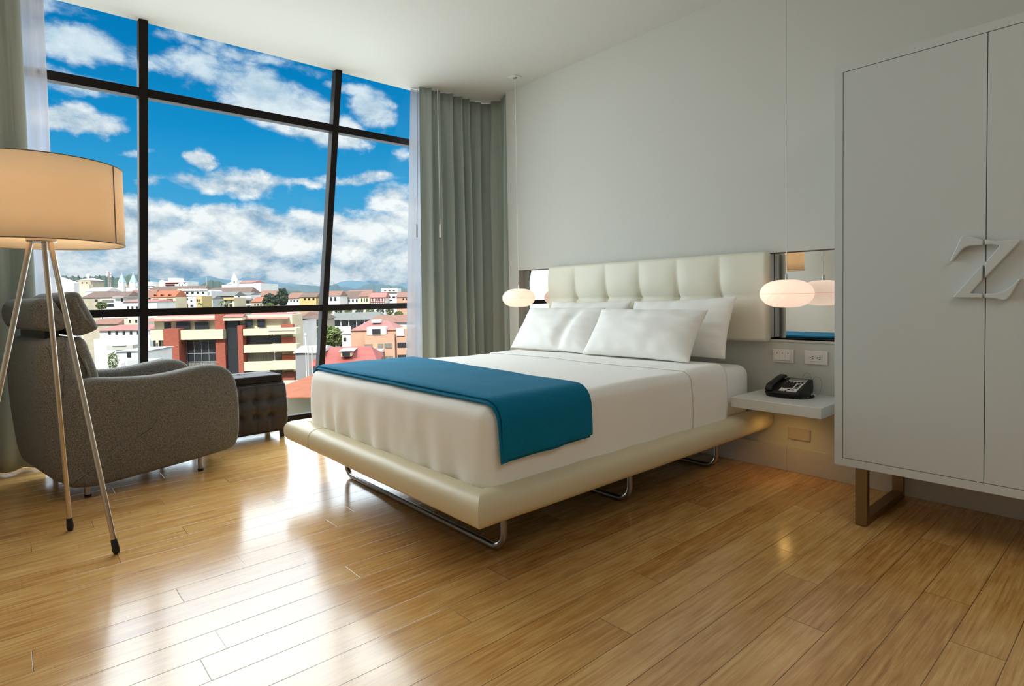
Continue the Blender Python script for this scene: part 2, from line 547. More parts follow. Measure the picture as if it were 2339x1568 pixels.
def nz(p, sc=1.0, seed=0.0):
    return mnoise.noise(Vector((p[0] * sc + seed, p[1] * sc + seed * .7, p[2] * sc - seed)))


BASE = {}
def obj(name, mb, m, parent=None, local=False, smooth=True, bevel=0, bseg=2, angle=40, solid=0, subsurf=0):
    bm = mb.bm
    bmesh.ops.recalc_face_normals(bm, faces=bm.faces)
    me = bpy.data.meshes.new(name)
    base = BASE.get(parent.name, None) if parent else None
    if base is not None and not local:
        bmesh.ops.translate(bm, verts=bm.verts, vec=-base)
    bm.to_mesh(me); bm.free()
    if m: me.materials.append(m)
    o = bpy.data.objects.new(name, me)
    COL.objects.link(o)
    if parent:
        o.parent = parent
        BASE[o.name] = base if base is not None else Vector()
    if solid:
        md = o.modifiers.new('solid', 'SOLIDIFY'); md.thickness = solid; md.offset = 0
    if bevel:
        md = o.modifiers.new('bevel', 'BEVEL'); md.width = bevel; md.segments = bseg; md.limit_method = 'ANGLE'; md.angle_limit = R(35)
        md.harden_normals = False
    if subsurf:
        md = o.modifiers.new('sub', 'SUBSURF'); md.levels = subsurf; md.render_levels = subsurf
    if smooth:
        for p in me.polygons: p.use_smooth = True
        try:
            me.set_sharp_from_angle(angle=R(angle))
        except Exception:
            pass
    return o


def tag(o, label, cat, group=None, kind=None):
    if label: o['label'] = label
    if cat: o['category'] = cat
    if group: o['group'] = group
    if kind: o['kind'] = kind
    return o


def thing(name, label, cat, loc=(0, 0, 0), rotz=0, group=None):
    o = bpy.data.objects.new(name, None); COL.objects.link(o)
    o.empty_display_size = .1
    o.location = loc; o.rotation_euler = (0, 0, rotz)
    BASE[o.name] = Vector(loc)
    return tag(o, label, cat, group)


def struct(name, mb, m, **k):
    o = obj(name, mb, m, **k)
    o['kind'] = 'structure'
    return o


def dup(root, loc, rotz=0, label=None):
    r = root.copy(); COL.objects.link(r); r.location = loc; r.rotation_euler = (0, 0, rotz)
    if label: r['label'] = label
    def kids(a, b):
        for ch in list(a.children):
            c = ch.copy(); COL.objects.link(c); c.parent = b
            kids(ch, c)
    kids(root, r)
    return r


# ------------------------------------------------------------------ room shell
XB, YL = 7.9, -3.98            # far end of the room, wall opposite the bed
struct('floor', MB().box(-.66, XB + .1, YL - .1, .3, -.18, 0), M['floor'], smooth=False)
struct('ceiling', MB().box(-.04, XB + .1, YL - .1, .3, CEIL, CEIL + .2), M['ceil'], smooth=False)
w = MB()
Z0, Z1, NX0, NX1, NB = .772, 1.288, .552, 3.62, .085
w.box(.43, XB, 0, .28, 0, Z0)
w.box(.43, XB, 0, .28, Z1, CEIL)
w.box(.43, NX0, 0, .28, Z0, Z1)
w.box(NX1, XB, 0, .28, Z0, Z1)
w.box(NX0, 1.3, .155, .28, Z0, Z1)
w.box(1.3, NX1, NB, .28, Z0, Z1)
w.box(-.68, .43, .12, .28, -.1, CEIL)
struct('wall_right', w, M['wall'], smooth=False)
struct('wall_left', MB().box(-.68, XB, YL - .15, YL, -.1, CEIL), M['wall'], smooth=False)
struct('wall_back', MB().box(XB, XB + .12, YL - .1, .28, -.1, CEIL), M['wall'], smooth=False)
b = MB().box(.432, 2.9165, -.018, -.0005, 0, .146).box(2.9175, XB, -.018, -.0005, 0, .146)
struct('baseboard_right', b, M['base'], smooth=False, bevel=.002)
struct('baseboard_left', MB().box(.1, XB, YL, YL + .018, 0, .146), M['base'], smooth=False)
struct('trim_1', MB().box(NX0 - .001, NX1, -.006, NB, Z0 - .012, Z0), M['wall'], smooth=False)      # ledge of the niche

# glazed front
win = bpy.data.objects.new('window_1', None); COL.objects.link(win); win['kind'] = 'structure'
MULL = [-3.965, -2.711, -1.380, -.05]
TRAN = [.035, .988, 2.447]
def slab(mb, y0, y1, z0, z1, off0, off1):
    """a block between two planes parallel to the leaning glass"""
    q = []
    for z in (z0, z1):
        for o_ in (off0, off1):
            q.append((glass_x(z) - o_, z))
    poly = [q[0], q[2], q[3], q[1]]
    A = [mb.bm.verts.new((p[0], y0, p[1])) for p in poly]; B = [mb.bm.verts.new((p[0], y1, p[1])) for p in poly]
    for i in range(4):
        mb.bm.faces.new((A[i], A[(i + 1) % 4], B[(i + 1) % 4], B[i]))
    mb.bm.faces.new(A[::-1]); mb.bm.faces.new(B)
for y in MULL:
    mb = MB(); slab(mb, y - .026, y + .026, -.02, CEIL + .1, -.005, .075)
    obj('mullion', mb, M['frame'], win, smooth=False, bevel=.004)
for z in TRAN:
    for y0, y1 in zip(MULL[:-1], MULL[1:]):
        mb = MB(); slab(mb, y0 + .026, y1 - .026, z - .027, z + .027, 0, .07)
        obj('transom', mb, M['frame'], win, smooth=False, bevel=.003)
for z0, z1 in zip([-.02] + TRAN, TRAN + [CEIL + .1]):
    for y0, y1 in zip(MULL[:-1], MULL[1:]):
        mb = MB(); slab(mb, y0 + .02, y1 - .02, z0, z1, .034, .040)
        obj('pane', mb, M['glass'], win, smooth=False)
mb = MB(); mb.box(-.75, -.60, YL - .1, .3, -.3, -.0)
struct('trim_2', mb, M['frame'], smooth=False)


# ------------------------------------------------------------------ curtains
def polyline(pts):
    pts = [Vector(p) for p in pts]
    d = [0]
    for a, b_ in zip(pts, pts[1:]): d.append(d[-1] + (b_ - a).length)
    def f(s):
        t = s * d[-1]
        for i in range(len(pts) - 1):
            if t <= d[i + 1] or i == len(pts) - 2:
                k = (t - d[i]) / (d[i + 1] - d[i])
                p = pts[i].lerp(pts[i + 1], k)
                tan = (pts[i + 1] - pts[i]).normalized()
                return p, Vector((-tan.y, tan.x))
    return f, d[-1]


def curtain(name, path_top, path_bot, zt, zb, folds, amp, seed, m, nu=260, nv=26, pinch=.45, solid=.004, parent=None):
    ft, lt = polyline(path_top); fb, lb = polyline(path_bot)
    rnd = random.Random(seed)
    # folds of unequal width
    wid = [rnd.uniform(.55, 1.5) for _ in range(folds)]
    cum = [0]
    for q in wid: cum.append(cum[-1] + q)
    cum = [q / cum[-1] for q in cum]
    def warp(u):
        for i in range(folds):
            if u <= cum[i + 1] or i == folds - 1:
                return i + (u - cum[i]) / (cum[i + 1] - cum[i])
    ph = [rnd.uniform(-.9, .9) for _ in range(folds + 3)]
    am = [rnd.uniform(.55, 1.25) for _ in range(folds + 3)]
    mb = MB()
    def fn(u, v):
        z = zt + (zb - zt) * v
        p0, n0 = ft(u); p1, n1 = fb(u)
        p = p0.lerp(p1, v); n = n0.lerp(n1, v).normalized()
        x = warp(u)
        k = int(min(x, folds - .001)); fr = x - k
        a = (am[k] * (1 - fr) + am[k + 1] * fr)
        phase = ph[k] * (1 - fr) + ph[k + 1] * fr
        w_ = math.sin(2 * math.pi * x + phase * (.3 + .9 * v))
        w_ = math.copysign(abs(w_) ** (.62 if w_ > 0 else 1.5), w_)
        top = math.sin(2 * math.pi * x * 2 + phase) * .45
        g = min(1, v / .22)
        o_ = amp * a * ((1 - g) * (pinch * w_ + top * .6) + g * w_ * (.75 + .35 * v))
        o_ += amp * .25 * mnoise.noise(Vector((x * .9, v * 2.2, seed)))
        if folds == 8 and parent and u < .62: o_ *= 1.12
        q = p + n * o_
        return (q.x, q.y, z)
    mb.grid(fn, nu, nv)
    return obj(name, mb, m, parent, solid=solid, angle=180)


t = thing('curtain', 'grey green floor length curtain gathered in the corner beside the bed wall', 'curtain', (.1, -.3, 0))
curtain('drape', [(.115, -.70), (.09, -.02), (.125, .055), (.428, .048)], [(.125, -.735), (.09, -.02), (.125, .055), (.427, .048)], CEIL - .006, .015, 8, .047, 4, M['curtain'], nu=320, parent=t)
t = thing('sheer_curtain', 'white sheer curtain hanging beside the grey curtain near the bed', 'curtain', (.03, -.5, 0))
curtain('voile', [(.014, -.735), (.012, -.10)], [(.012, -.865), (.012, -.10)], CEIL - .006, .015, 7, .012, 9, M['sheer'], nu=160, parent=t, solid=0)
t = thing('sheer_curtain', 'white sheer curtain at the left end of the window behind the floor lamp', 'curtain', (.05, -3.4, 0))
curtain('voile', [(.02, -3.215), (.02, -3.75)], [(-.50, -3.185), (-.50, -3.75)], CEIL - .006, .015, 7, .018, 21, M['sheer'], nu=160, parent=t, solid=0)
t = thing('curtain', 'grey green curtain at the left edge of the picture above the armchair', 'curtain', (.13, -3.6, 0))
curtain('drape', [(.075, -3.325), (.075, -3.90), (.4, -3.92)], [(-.40, -3.29), (-.40, -3.90), (.2, -3.92)], CEIL - .006, .015, 8, .034, 33, M['curtain'], parent=t)

t = thing('curtain_wand', 'thin white draw wand with a fat white grip hanging on the grey corner curtain', 'wand', (.178, -.566, 1.59))
obj('rod', MB().tube([(.178, -.563, CEIL - .01), (.178, -.565, 2.2), (.178, -.567, 1.69)], .003, 8), M['cordw'], t)
obj('grip', MB().cyl((.178, -.567, 1.70), (.178, -.567, 1.585), .0075, .009, 14), M['plate'], t)
t = thing('curtain_wand', 'thin grey draw wand hanging at the edge of the sheer curtain near the bed', 'wand', (.06, -.725, 1.59))
obj('rod', MB().tube([(.07, -.70, CEIL - .02), (.07, -.715, 2.2), (.07, -.735, 1.69)], .003, 8), M['cordc'], t)
obj('grip', MB().cyl((.07, -.735, 1.70), (.07, -.738, 1.585), .006, .0075, 14), M['cordc'], t)

# ------------------------------------------------------------------ bed
bed = thing('bed_frame', 'low platform bed frame with padded cream rail on steel tube legs', 'bed', (1.9, -1.1, 0))
# padded rail with mitred corners
def rail_profile():
    out = []
    for i in range(28):
        a = 2 * math.pi * i / 28
        c_, s_ = math.cos(a), math.sin(a)
        out.append((.066 * math.copysign(abs(c_) ** .8, c_), .061 * math.copysign(abs(s_) ** .8, s_)))
    return out
RX0, RX1, RY, RZ = 1.045, 2.772, -2.178, .291
def rail(p0, p1, mitre0, mitre1):
    """straight padded rail; the ends slide along the axis by mitre * lateral offset"""
    p0, p1 = Vector(p0), Vector(p1)
    d = (p1 - p0).normalized(); lat = Vector((-d.y, d.x, 0))
    mb = MB(); P = rail_profile(); rings = []
    n = 40
    for k in range(n + 1):
        f = k / n
        ring = []
        for (a, b_) in P:
            e0, e1 = p0 + d * (mitre0 * a), p1 + d * (mitre1 * a)
            q = e0.lerp(e1, f) + lat * a + Vector((0, 0, b_))
            q += Vector((0, 0, .0016 * nz(q, 7, 3)))
            ring.append(mb.bm.verts.new(q))
        rings.append(ring)
    for A, B in zip(rings, rings[1:]):
        for j in range(len(P)):
            mb.bm.faces.new((A[j], A[(j + 1) % len(P)], B[(j + 1) % len(P)], B[j]))
    mb.bm.faces.new(rings[0][::-1]); mb.bm.faces.new(rings[-1])
    return mb
obj('side_rail', rail((RX1, -.012, RZ), (RX1, RY, RZ), 0, 1), M['vinyl'], bed)
obj('foot_rail', rail((RX1, RY, RZ), (RX0, RY, RZ), -1, 1), M['vinyl'], bed)
obj('side_rail', rail((RX0, RY, RZ), (RX0, -.012, RZ), -1, 0), M['vinyl'], bed)
obj('platform', MB().box(RX0 + .03, RX1 - .03, RY + .03, -.03, .245, .31), M['gap'], bed, bevel=.005)
# seam piping on the rail
def ring_at(c, ax, ay):
    return [(c[0], c[1] + q[0] * 1.012, c[2] + q[1] * 1.012) for q in rail_profile()]
sm = MB(); sm.tube(ring_at((1.345, RY, RZ), 1, 1), .0011, 6, True)
obj('rail_seam', sm, M['vinyl'], bed)
def arc(c, r, a0, a1, n=8):
    return [(c[0] + r * math.cos(R(a0 + (a1 - a0) * i / n)), c[1] + r * math.sin(R(a0 + (a1 - a0) * i / n))) for i in range(n + 1)]
for y in (-1.945, -1.115, -.28):
    xl, xr, rz, rr = 1.165, 2.618, .0145, .075
    pts = [(xl, .25)] + arc((xl + rr, rz + rr), rr, 180, 270) + arc((xr - rr, rz + rr), rr, 270, 360) + [(xr, .25)]
    obj('leg_frame', MB().tube([(p[0], y, p[1]) for p in pts], .0142, 14), M['steel'], bed)

mat_ = obj('mattress', MB().rbox(1.093, 2.735, -2.10, -.085, .312, .62, .06, .06), M['linen'])
tag(mat_, 'white mattress with its bare head corner showing past the bedspread near the shelf', 'mattress')


def drape_disp(q, n):
    """soft wrinkles: pleats that deepen towards the hem"""
    f = max(0, min(1, (.60 - q.z) / .26))
    if n.z < .5:
        a = q.x * 1.0 + (0 if abs(n.y) > .5 else 0)
        s_ = q.x if abs(n.y) > abs(n.x) else q.y
        wv = .016 * f * math.sin(s_ * 34 + 3 * nz((s_, 0, 0), 2.3)) * (.5 + nz((s_, q.z, 1), 3)) if abs(n.y) > abs(n.x) else .004 * f * math.sin(s_ * 21 + 3 * nz((s_, 0, 3), 2.3))
        bulge = .018 * math.sin(math.pi * min(1, max(0, (q.z - .29) / .35)))
        q = q + Vector((n.x, n.y, 0)) * (wv + bulge * .6 + .006 * nz(q, 4, 2))
    else:
        q = q + Vector((0, 0, .006 * nz(q, 2.6, 5) + .003 * nz(q, 7, 1)))
    return q
mb = MB().rbox(1.078, 2.752, -2.122, -.3, .275, .644, .055, .02, drape_disp)
bmesh.ops.bisect_plane(mb.bm, geom=mb.bm.verts[:] + mb.bm.edges[:] + mb.bm.faces[:], plane_co=(0, -.43, 0), plane_no=(0, 1, 0), clear_outer=True)
bmesh.ops.bisect_plane(mb.bm, geom=mb.bm.verts[:] + mb.bm.edges[:] + mb.bm.faces[:], plane_co=(0, 0, .300), plane_no=(0, 0, -1), clear_outer=True)
sp_ = thing('bedspread', 'white cotton bedspread covering the mattress down to the cream rail', 'bedspread', (1.9, -1.3, .33))
obj('cover', mb, M['linen'], sp_, solid=.004, angle=180)
mb = MB().rbox(1.071, 2.760, -1.6, -.3, .275, .651, .058, .03, drape_disp)
for co, no in (((0, -.425, 0), (0, 1, 0)), ((0, -.775, 0), (0, -1, 0)), ((0, 0, .301), (0, 0, -1))):
    bmesh.ops.bisect_plane(mb.bm, geom=mb.bm.verts[:] + mb.bm.edges[:] + mb.bm.faces[:], plane_co=co, plane_no=no, clear_outer=True)
obj('turned_down_cuff', mb, M['linen'], sp_, solid=.005, angle=180)

# folded throw over the foot end: three layers of one folded fleece
def throw_layer(off, y0, y1l, y1r, zr, zl, seed):
    XL, XR, T, r = 1.070, 2.775, .660, .07
    path = [(XL, zl), (XL, T - r)] + [(XL + r - r * math.cos(R(a)), T - r + r * math.sin(R(a))) for a in (15, 30, 45, 60, 75, 90)]
    n = 26
    path += [(XL + r + (XR - XL - 2 * r) * i / n, T) for i in range(1, n)]
    path += [(XR - r + r * math.sin(R(a)), T - r + r * math.cos(R(a))) for a in (0, 15, 30, 45, 60, 75, 90)]
    k = 8
    path += [(XR, T - r + (zr - (T - r)) * i / k) for i in range(1, k + 1)]
    f, ln = polyline(path)
    mb = MB()
    def fn(u, v):
        p, nn = f(u)
        xx = max(0, min(1, (p.x - XL) / (XR - XL)))
        yb = y1l + (y1r - y1l) * xx
        drop = 1 if p.y < T - r and p.x > 2 else 0
        y = y0 + (yb - y0) * v
        hang = max(0, (T - r - p.y)) if p.x > 2 else 0
        z = p.y - hang * (.10 * (1 - v))         # the near corner hangs lower
        x = p.x
        nx, nzz = (nn.x, nn.y)
        e = off + .004 * nz((x * 2, y * 3, z * 3), 2.0, seed) + (.010 * hang * 10 * nz((0, y * 5, z * 2), 2, seed) if hang else 0)
        # front edge follows the rounded end of the bed
        if p.y > T - r - .001 and y < -2.06:
            z -= (max(0, -2.06 - y)) ** 2 * 8
        return (x + nx * e + hang * .05, y, z + nzz * e)
    mb.grid(fn, 90, 26)
    return mb
th = thing('throw_blanket', 'folded teal fleece throw laid across the foot of the bed', 'blanket', (1.9, -1.8, .65))
obj('lower_fold', throw_layer(.004, -2.098, -1.455, -1.60, .452, .46, 1), M['teal'], th, solid=.006, bevel=.002, angle=180)
obj('upper_fold', throw_layer(.0135, -2.088, -1.445, -1.592, .463, .47, 6), M['teal'], th, solid=.008, bevel=.003, angle=180)


# pillows
def pillow(label, x0, x1, yb, yt, zb, h, thick, seed, tilt=0.0, sag=0.0, twist=0.0, slump=0.0):
    wd = (x1 - x0)
    mb = MB()
    rnd = random.Random(seed)
    lean = math.atan2(yt - yb, h)
    c = Vector(((x0 + x1) / 2, yb, zb))
    rot = Matrix.Rotation(twist, 3, 'Z') @ Matrix.Rotation(tilt, 3, 'Y')
    L_ = math.hypot(yt - yb, h)
    def side(sg):
        def fn(u, v):
            a, b_ = 2 * u - 1, 2 * v - 1
            # outline: pulled in along the edges, ears at the corners
            ex = 1 - .055 * (1 - b_ * b_) - .0
            ey = 1 - .075 * (1 - a * a)
            X = a * wd / 2 * ex
            Y = (b_ * ey + 1) / 2 * L_
            prof = ((1 - abs(a) ** 2.6) * (1 - abs(b_) ** 2.4)) ** .55 if abs(a) < 1 and abs(b_) < 1 else 0
            d = thick / 2 * prof
            # puckers running in from the seams
            edge = max(abs(a), abs(b_))
            s_ = b_ if abs(a) > abs(b_) else a
            wr = .008 * max(0, edge - .45) * math.sin(s_ * 19 + seed) * (1 - edge ** 8) * (1 + nz((a * 3, b_ * 3, seed), 1.5))
            wr += .011 * nz((a * 2.2, b_ * 2.2, seed * 3.1), 1.3) * prof
            # a slack crease down the middle on one side
            if slump:
                g = math.exp(-((a - .42 - .12 * b_) / .13) ** 2)
                d -= slump * g * (.4 + .6 * (1 - (b_ + 1) / 2)) * prof
            Y -= sag * (1 - a * a) * ((b_ + 1) / 2)
            P = Vector((X, 0, Y))
            P.y = sg * (d + wr)
            # lean back
            ca, sa = math.cos(lean), math.sin(lean)
            P = Vector((P.x, P.y * ca + P.z * sa, P.z * ca - P.y * sa))
            return c + rot @ P
        return fn
    for sg in (-1, 1):
        mb.grid(side(sg), 42, 30)
    bmesh.ops.remove_doubles(mb.bm, verts=mb.bm.verts, dist=.0012)
    o = obj('pillow', mb, M['pillow'], angle=180, subsurf=1)
    tag(o, label, 'pillow', 'bed pillows')
    return o
pillow('white pillow standing at the back on the left, against the headboard', 1.10, 1.90, -.29, -.125, .655, .36, .15, 2)
pillow('white pillow standing at the back on the right, nearest the shelf', 1.93, 2.70, -.31, -.135, .65, .375, .15, 7, tilt=R(-2))
pillow('white creased pillow at the front on the left half of the bed', 1.05, 1.83, -.54, -.32, .66, .31, .17, 4, slump=.05)
pillow('white plump pillow at the front on the right half of the bed', 1.80, 2.62, -.56, -.345, .66, .30, .19, 11)

# headboard: tufted pad in the wall niche
hb = thing('headboard', 'tufted ivory leatherette headboard panel set in the wall above the bed', 'headboard', (1.9, 0, .755))
HX0, HX1, HZ0, HZ1 = .987, 2.826, .755, 1.297
NXC = 6
def tuft(q, n):
    if n.y > -.3: return q
    cw = (HX1 - HX0) / NXC
    f = (q.x - HX0) / cw
    dx = abs(f - round(f)) * cw if 0 < round(f) < NXC else 9
    zc = 1.032
    dz = q.z - zc
    seam_v = math.exp(-(dx / .012) ** 2) * max(0, min(1, -n.y)) * (.003 + .014 * math.exp(-(dz / .12) ** 2))
    seam_h = math.exp(-(dz / .010) ** 2) * .005
    btn = .030 * math.exp(-math.sqrt(min(dx, 9) ** 2 + dz ** 2) / .030)
    zt = max(0, min(1, (HZ1 - q.z) / .12)) * max(0, min(1, (-n.y - .3) / .6)); puff = .012 * zt * (1 - math.exp(-(min(dx, .15) / .05) ** 2)) * (1 - math.exp(-(dz / .06) ** 2))
    return q + Vector((0, seam_v + seam_h + btn - puff, 0))
obj('pad', MB().rbox(HX0, HX1, -.062, .0, HZ0, HZ1, .024, .0125, tuft), M['headboard'], hb, angle=180)
obj('backing_panel', MB().box(HX0 + .01, HX1 - .018, -.012, .066, HZ0 + .022, HZ1 - .014), M['white_lacquer'], hb, bevel=.002)

# mirrors in the niche
o = obj('mirror', MB().box(0, .56, 0, .0065, Z0 + .003, Z1 - .003), M['mirror'], smooth=False)
o.location = (NX0 + .004, .0695, 0); o.rotation_euler = (0, 0, R(7))
tag(o, 'narrow wall mirror in the niche left of the headboard reflecting the town', 'mirror')
o = obj('mirror', MB().box(HX1 - .15, NX1 - .004, .0695, .076, Z0 + .003, Z1 - .003), M['mirror'], smooth=False)
tag(o, 'wall mirror in the niche right of the headboard behind the hanging lamp', 'mirror')

# ------------------------------------------------------------------ shelf, phone, plates
sh = thing('bedside_shelf', 'white lacquered floating shelf fixed to the wall beside the bed', 'shelf', (3.0, -.2, .44))
obj('board', MB().box(2.775, 3.255, -.403, -.0005, .413, .469), M['white_lacquer'], sh, bevel=.0025)
mb = MB().lathe([(.001, .4115), (.034, .4115), (.036, .405), (.034, .399), (.028, .399)], (2.98, -.19), 28)
obj('light_housing', mb, M['steel'], sh)
obj('light_lens', MB().cyl((2.98, -.19, .4045), (2.98, -.19, .3995), .028), M['puck'], sh)
l = bpy.data.lights.new('shelf_light', 'SPOT'); l.energy = 1.1; l.color = (1, .58, .16); l.spot_size = R(150); l.spot_blend = .8; l.shadow_soft_size = .025
lo = bpy.data.objects.new('shelf_light', l); COL.objects.link(lo); lo.location = (2.98, -.19, .392)

ph = thing('telephone', 'black desk telephone with white keypad panel on the bedside shelf', 'telephone', (2.985, -.145, .4695), R(-4))
# local frame: x right, y towards the wall, z up; wedge body
pw, pd_, = .094, .085
def wedge(x0, x1, y0, y1, za, zb, z0=.012):
    return [(y0, z0), (y1, z0), (y1, zb), (y0, za)]
obj('body', MB().prism([(-.088, .014), (.086, .014), (.092, .045), (.088, .088), (.078, .092), (-.086, .030)], 'x', -.050, .094), M['black'], ph, True, bevel=.005, bseg=3)
obj('cradle', MB().prism([(-.090, .014), (.084, .014), (.088, .078), (.078, .084), (-.088, .026)], 'x', -.094, -.048), M['black'], ph, True, bevel=.004)
hs = MB()
pr_ = [(-.095, .040), (-.075, .066), (.02, .094), (.075, .108), (.090, .102), (.088, .088), (.06, .086), (0, .074), (-.06, .046), (-.09, .028)]
hs.prism(pr_, 'x', -.092, -.052)
obj('handset', hs, M['black'], ph, True, bevel=.008, bseg=3)
sl = (.092 - .030) / (.078 + .086)
def onface(x0, x1, y0, y1, h0=.0006, h1=.002):
    """thin block lying on the sloping face"""
    mb = MB()
    z = lambda y: .030 + (y + .086) * sl
    v = []
    for hh in (h0, h1):
        for (x, y) in ((x0, y0), (x1, y0), (x1, y1), (x0, y1)):
            v.append(mb.bm.verts.new((x, y, z(y) + hh)))
    for f in ((3, 2, 1, 0), (4, 5, 6, 7), (0, 1, 5, 4), (1, 2, 6, 5), (2, 3, 7, 6), (3, 0, 4, 7)):
        mb.bm.faces.new([v[i] for i in f])
    return mb
fp = obj('faceplate', onface(-.020, .076, -.074, .066), M['faceplate'], ph, True, smooth=False)
obj('display_strip', onface(-.018, .074, .042, .064, .002, .003), M['display'], fp, True, smooth=False)
for i in range(5):
    x = -.016 + i * .0185
    obj('key', onface(x, x + .0135, .020, .0275, .002, .005), M['black2'], fp, True, smooth=False)
for r_ in range(4):
    for c_ in range(3):
        x, y = -.016 + c_ * .0185, .005 - r_ * .0145
        obj('key', onface(x, x + .0165, y - .0045, y + .008, .002, .006), M['black2'], fp, True, smooth=False)
    y = .006 - r_ * .0145
    obj('key', onface(.048, .066, y - .002, y + .005, .002, .005), M['black2'], fp, True, smooth=False)
for x in (.022, .044):
    obj('key', onface(x, x + .015, -.062, -.055, .002, .005), M['black2'], fp, True, smooth=False)
obj('message_lamp', onface(.016, .022, -.078, -.070, .001, .005), M['red'], ph, True, smooth=False)
mb = MB()
mb.tube([(.055 + .052 * math.cos(R(a)), -.005 + .075 * math.sin(R(a)), .0075) for a in range(-150, 60, 10)], .007, 10)
obj('base_foot', MB().prism([(-.08, .0), (.075, .0), (.08, .014), (-.086, .014)], 'x', -.09, .088), M['black'], ph, True, bevel=.003)
# coiled cord: helix along an arc beside and in front of the base
hx = []
axis = [(-.07, -.098), (-.02, -.103), (.045, -.103), (.10, -.075), (.128, -.01), (.122, .03)]
fpl, _ln = polyline(axis)
for i in range(420):
    s_ = i / 419
    p, n_ = fpl(s_)
    a = s_ * 2 * math.pi * 44
    hx.append((p.x + n_.x * .0062 * math.cos(a), p.y + n_.y * .0062 * math.cos(a), .0085 + .0062 * math.sin(a)))
obj('coiled_cord', MB().tube(hx, .0016, 6), M['black'], ph, True)
lc = MB()
lc.tube([(.03, .088, .06), (.032, .10, .105), (.045, .105, .125), (.066, .103, .118), (.076, .10, .095), (.085, .10, .088), (.10, .10, .108), (.125, .098, .105), (.138, .095, .07), (.130, .09, .02), (.118, .075, .004)], .0013, 6)
obj('line_cord', lc, M['cordc'], ph, True)

t = thing('light_switch', 'white three rocker light switch plate on the wall above the shelf', 'switch', (2.892, 0, .675))
obj('plate', MB().box(2.832, 2.954, -.010, -.0005, .636, .716), M['plate'], t, bevel=.003)
for i in range(3):
    x = 2.846 + i * .0315
    k = obj('rocker', MB().prism([(-.010, .652), (-.010, .702), (-.013, .702), (-.019, .652)], 'x', x, x + .0308), M['plate'], t, bevel=.0008)
    obj('indicator', MB().box(x + .0135, x + .0165, -.0146, -.012, .688, .696), M['gap'], k, smooth=False)
t = thing('wall_outlet', 'white double power outlet plate on the wall right of the light switch', 'outlet', (3.076, 0, .677))
obj('plate', MB().box(3.013, 3.139, -.008, -.0005, .638, .717), M['plate'], t, bevel=.003)
obj('insert', MB().box(3.042, 3.110, -.0105, -.007, .656, .697), M['plate'], t, bevel=.0008)
for x in (3.048, 3.086):
    k = obj('socket', MB().cyl((x, -.0101, .677), (x, -.0115, .677), .0032), M['gap'], t)
    obj('slot', MB().box(x + .008, x + .017, -.0113, -.0101, .6805, .6835), M['gap'], k, smooth=False)
    obj('slot', MB().box(x + .008, x + .017, -.0113, -.0101, .6690, .6720), M['gap'], k, smooth=False)
t = obj('cover_plate', MB().box(2.921, 3.044, -.009, -.0005, .192, .258), M['greyplate'], bevel=.002)
tag(t, 'blank beige cover plate low on the wall under the shelf', 'wall plate')

# ------------------------------------------------------------------ pendant lamps
def pendant(label, x, y, zc):
    t = thing('pendant_lamp', label, 'lamp', (x, y, zc), 0, 'pendant lamps on long cords')
    r, hh, n = .139, .0765, 18
    mb = MB()
    prof = []
    for i in range(13):
        a = math.pi * i / 12
        rr = .034 + (r - .034) * math.sin(a) ** .95 if 0 < i < 12 else .034
        prof.append((rr, hh * math.cos(a) * (1 if abs(math.cos(a)) > .99 else .99)))
    # folded paper: alternate points pulled in to make diamond facets
    rings = []
    for i, (rr, z) in enumerate(prof):
        ring = []
        for j in range(n):
            ang = 2 * math.pi * (j + (.5 if i % 2 else 0)) / n
            ring.append(mb.bm.verts.new((rr * math.cos(ang), rr * math.sin(ang), z)))
        rings.append(ring)
    for i in range(12):
        A, B = rings[i], rings[i + 1]
        for j in range(n):
            k = (j + 1) % n
            if i % 2 == 0:
                mb.bm.faces.new((A[j], A[k], B[j])); mb.bm.faces.new((A[k], B[k], B[j]))
            else:
                mb.bm.faces.new((A[j], A[k], B[k])); mb.bm.faces.new((A[j], B[k], B[j]))
    mb.bm.faces.new(rings[0][::-1]); mb.bm.faces.new(rings[-1])
    r_ = bmesh.ops.inset_individual(mb.bm, faces=[f for f in mb.bm.faces if len(f.verts) == 3], thickness=.0012, depth=0)
    for f in r_['faces']: f.material_index = 1
    s_ = obj('shade', mb, M['lantern'], t, True, smooth=False)
    s_.data.materials.append(M['lantern_rib'])
    mb = MB(); mb.tube([(r * 1.0 * math.cos(2 * math.pi * i / 36), r * 1.0 * math.sin(2 * math.pi * i / 36), 0) for i in range(36)], .0010, 5, True)
    obj('seam', mb, M['lantern_rib'], s_, True)
    obj('cord', MB().cyl((0, 0, .105), (0, 0, CEIL - zc - .004), .0022, n=8), M['cordw'], t, True)
    obj('socket', MB().cyl((0, 0, .074), (0, 0, .107), .007, .006), M['chrome'], t, True)
    c_ = obj('ceiling_plate', MB().box(-.042, .042, -.042, .042, CEIL - zc - .007, CEIL - zc - .0003), M['white_lacquer'], t, True, bevel=.002)
    obj('cord_grip', MB().box(-.016, .016, -.012, .012, CEIL - zc - .014, CEIL - zc - .006), M['steel'], c_, True)
    l = bpy.data.lights.new('pendant_bulb', 'POINT'); l.energy = 3.0; l.color = (1, .66, .38); l.shadow_soft_size = .13
    return t
p1 = pendant('small glowing paper lantern on a cord left of the headboard, near the curtain', .768, -.187, 1.043)
p2 = dup(p1, (2.993, -.187, 1.043), 0, 'larger looking glowing paper lantern on a cord over the bedside shelf')

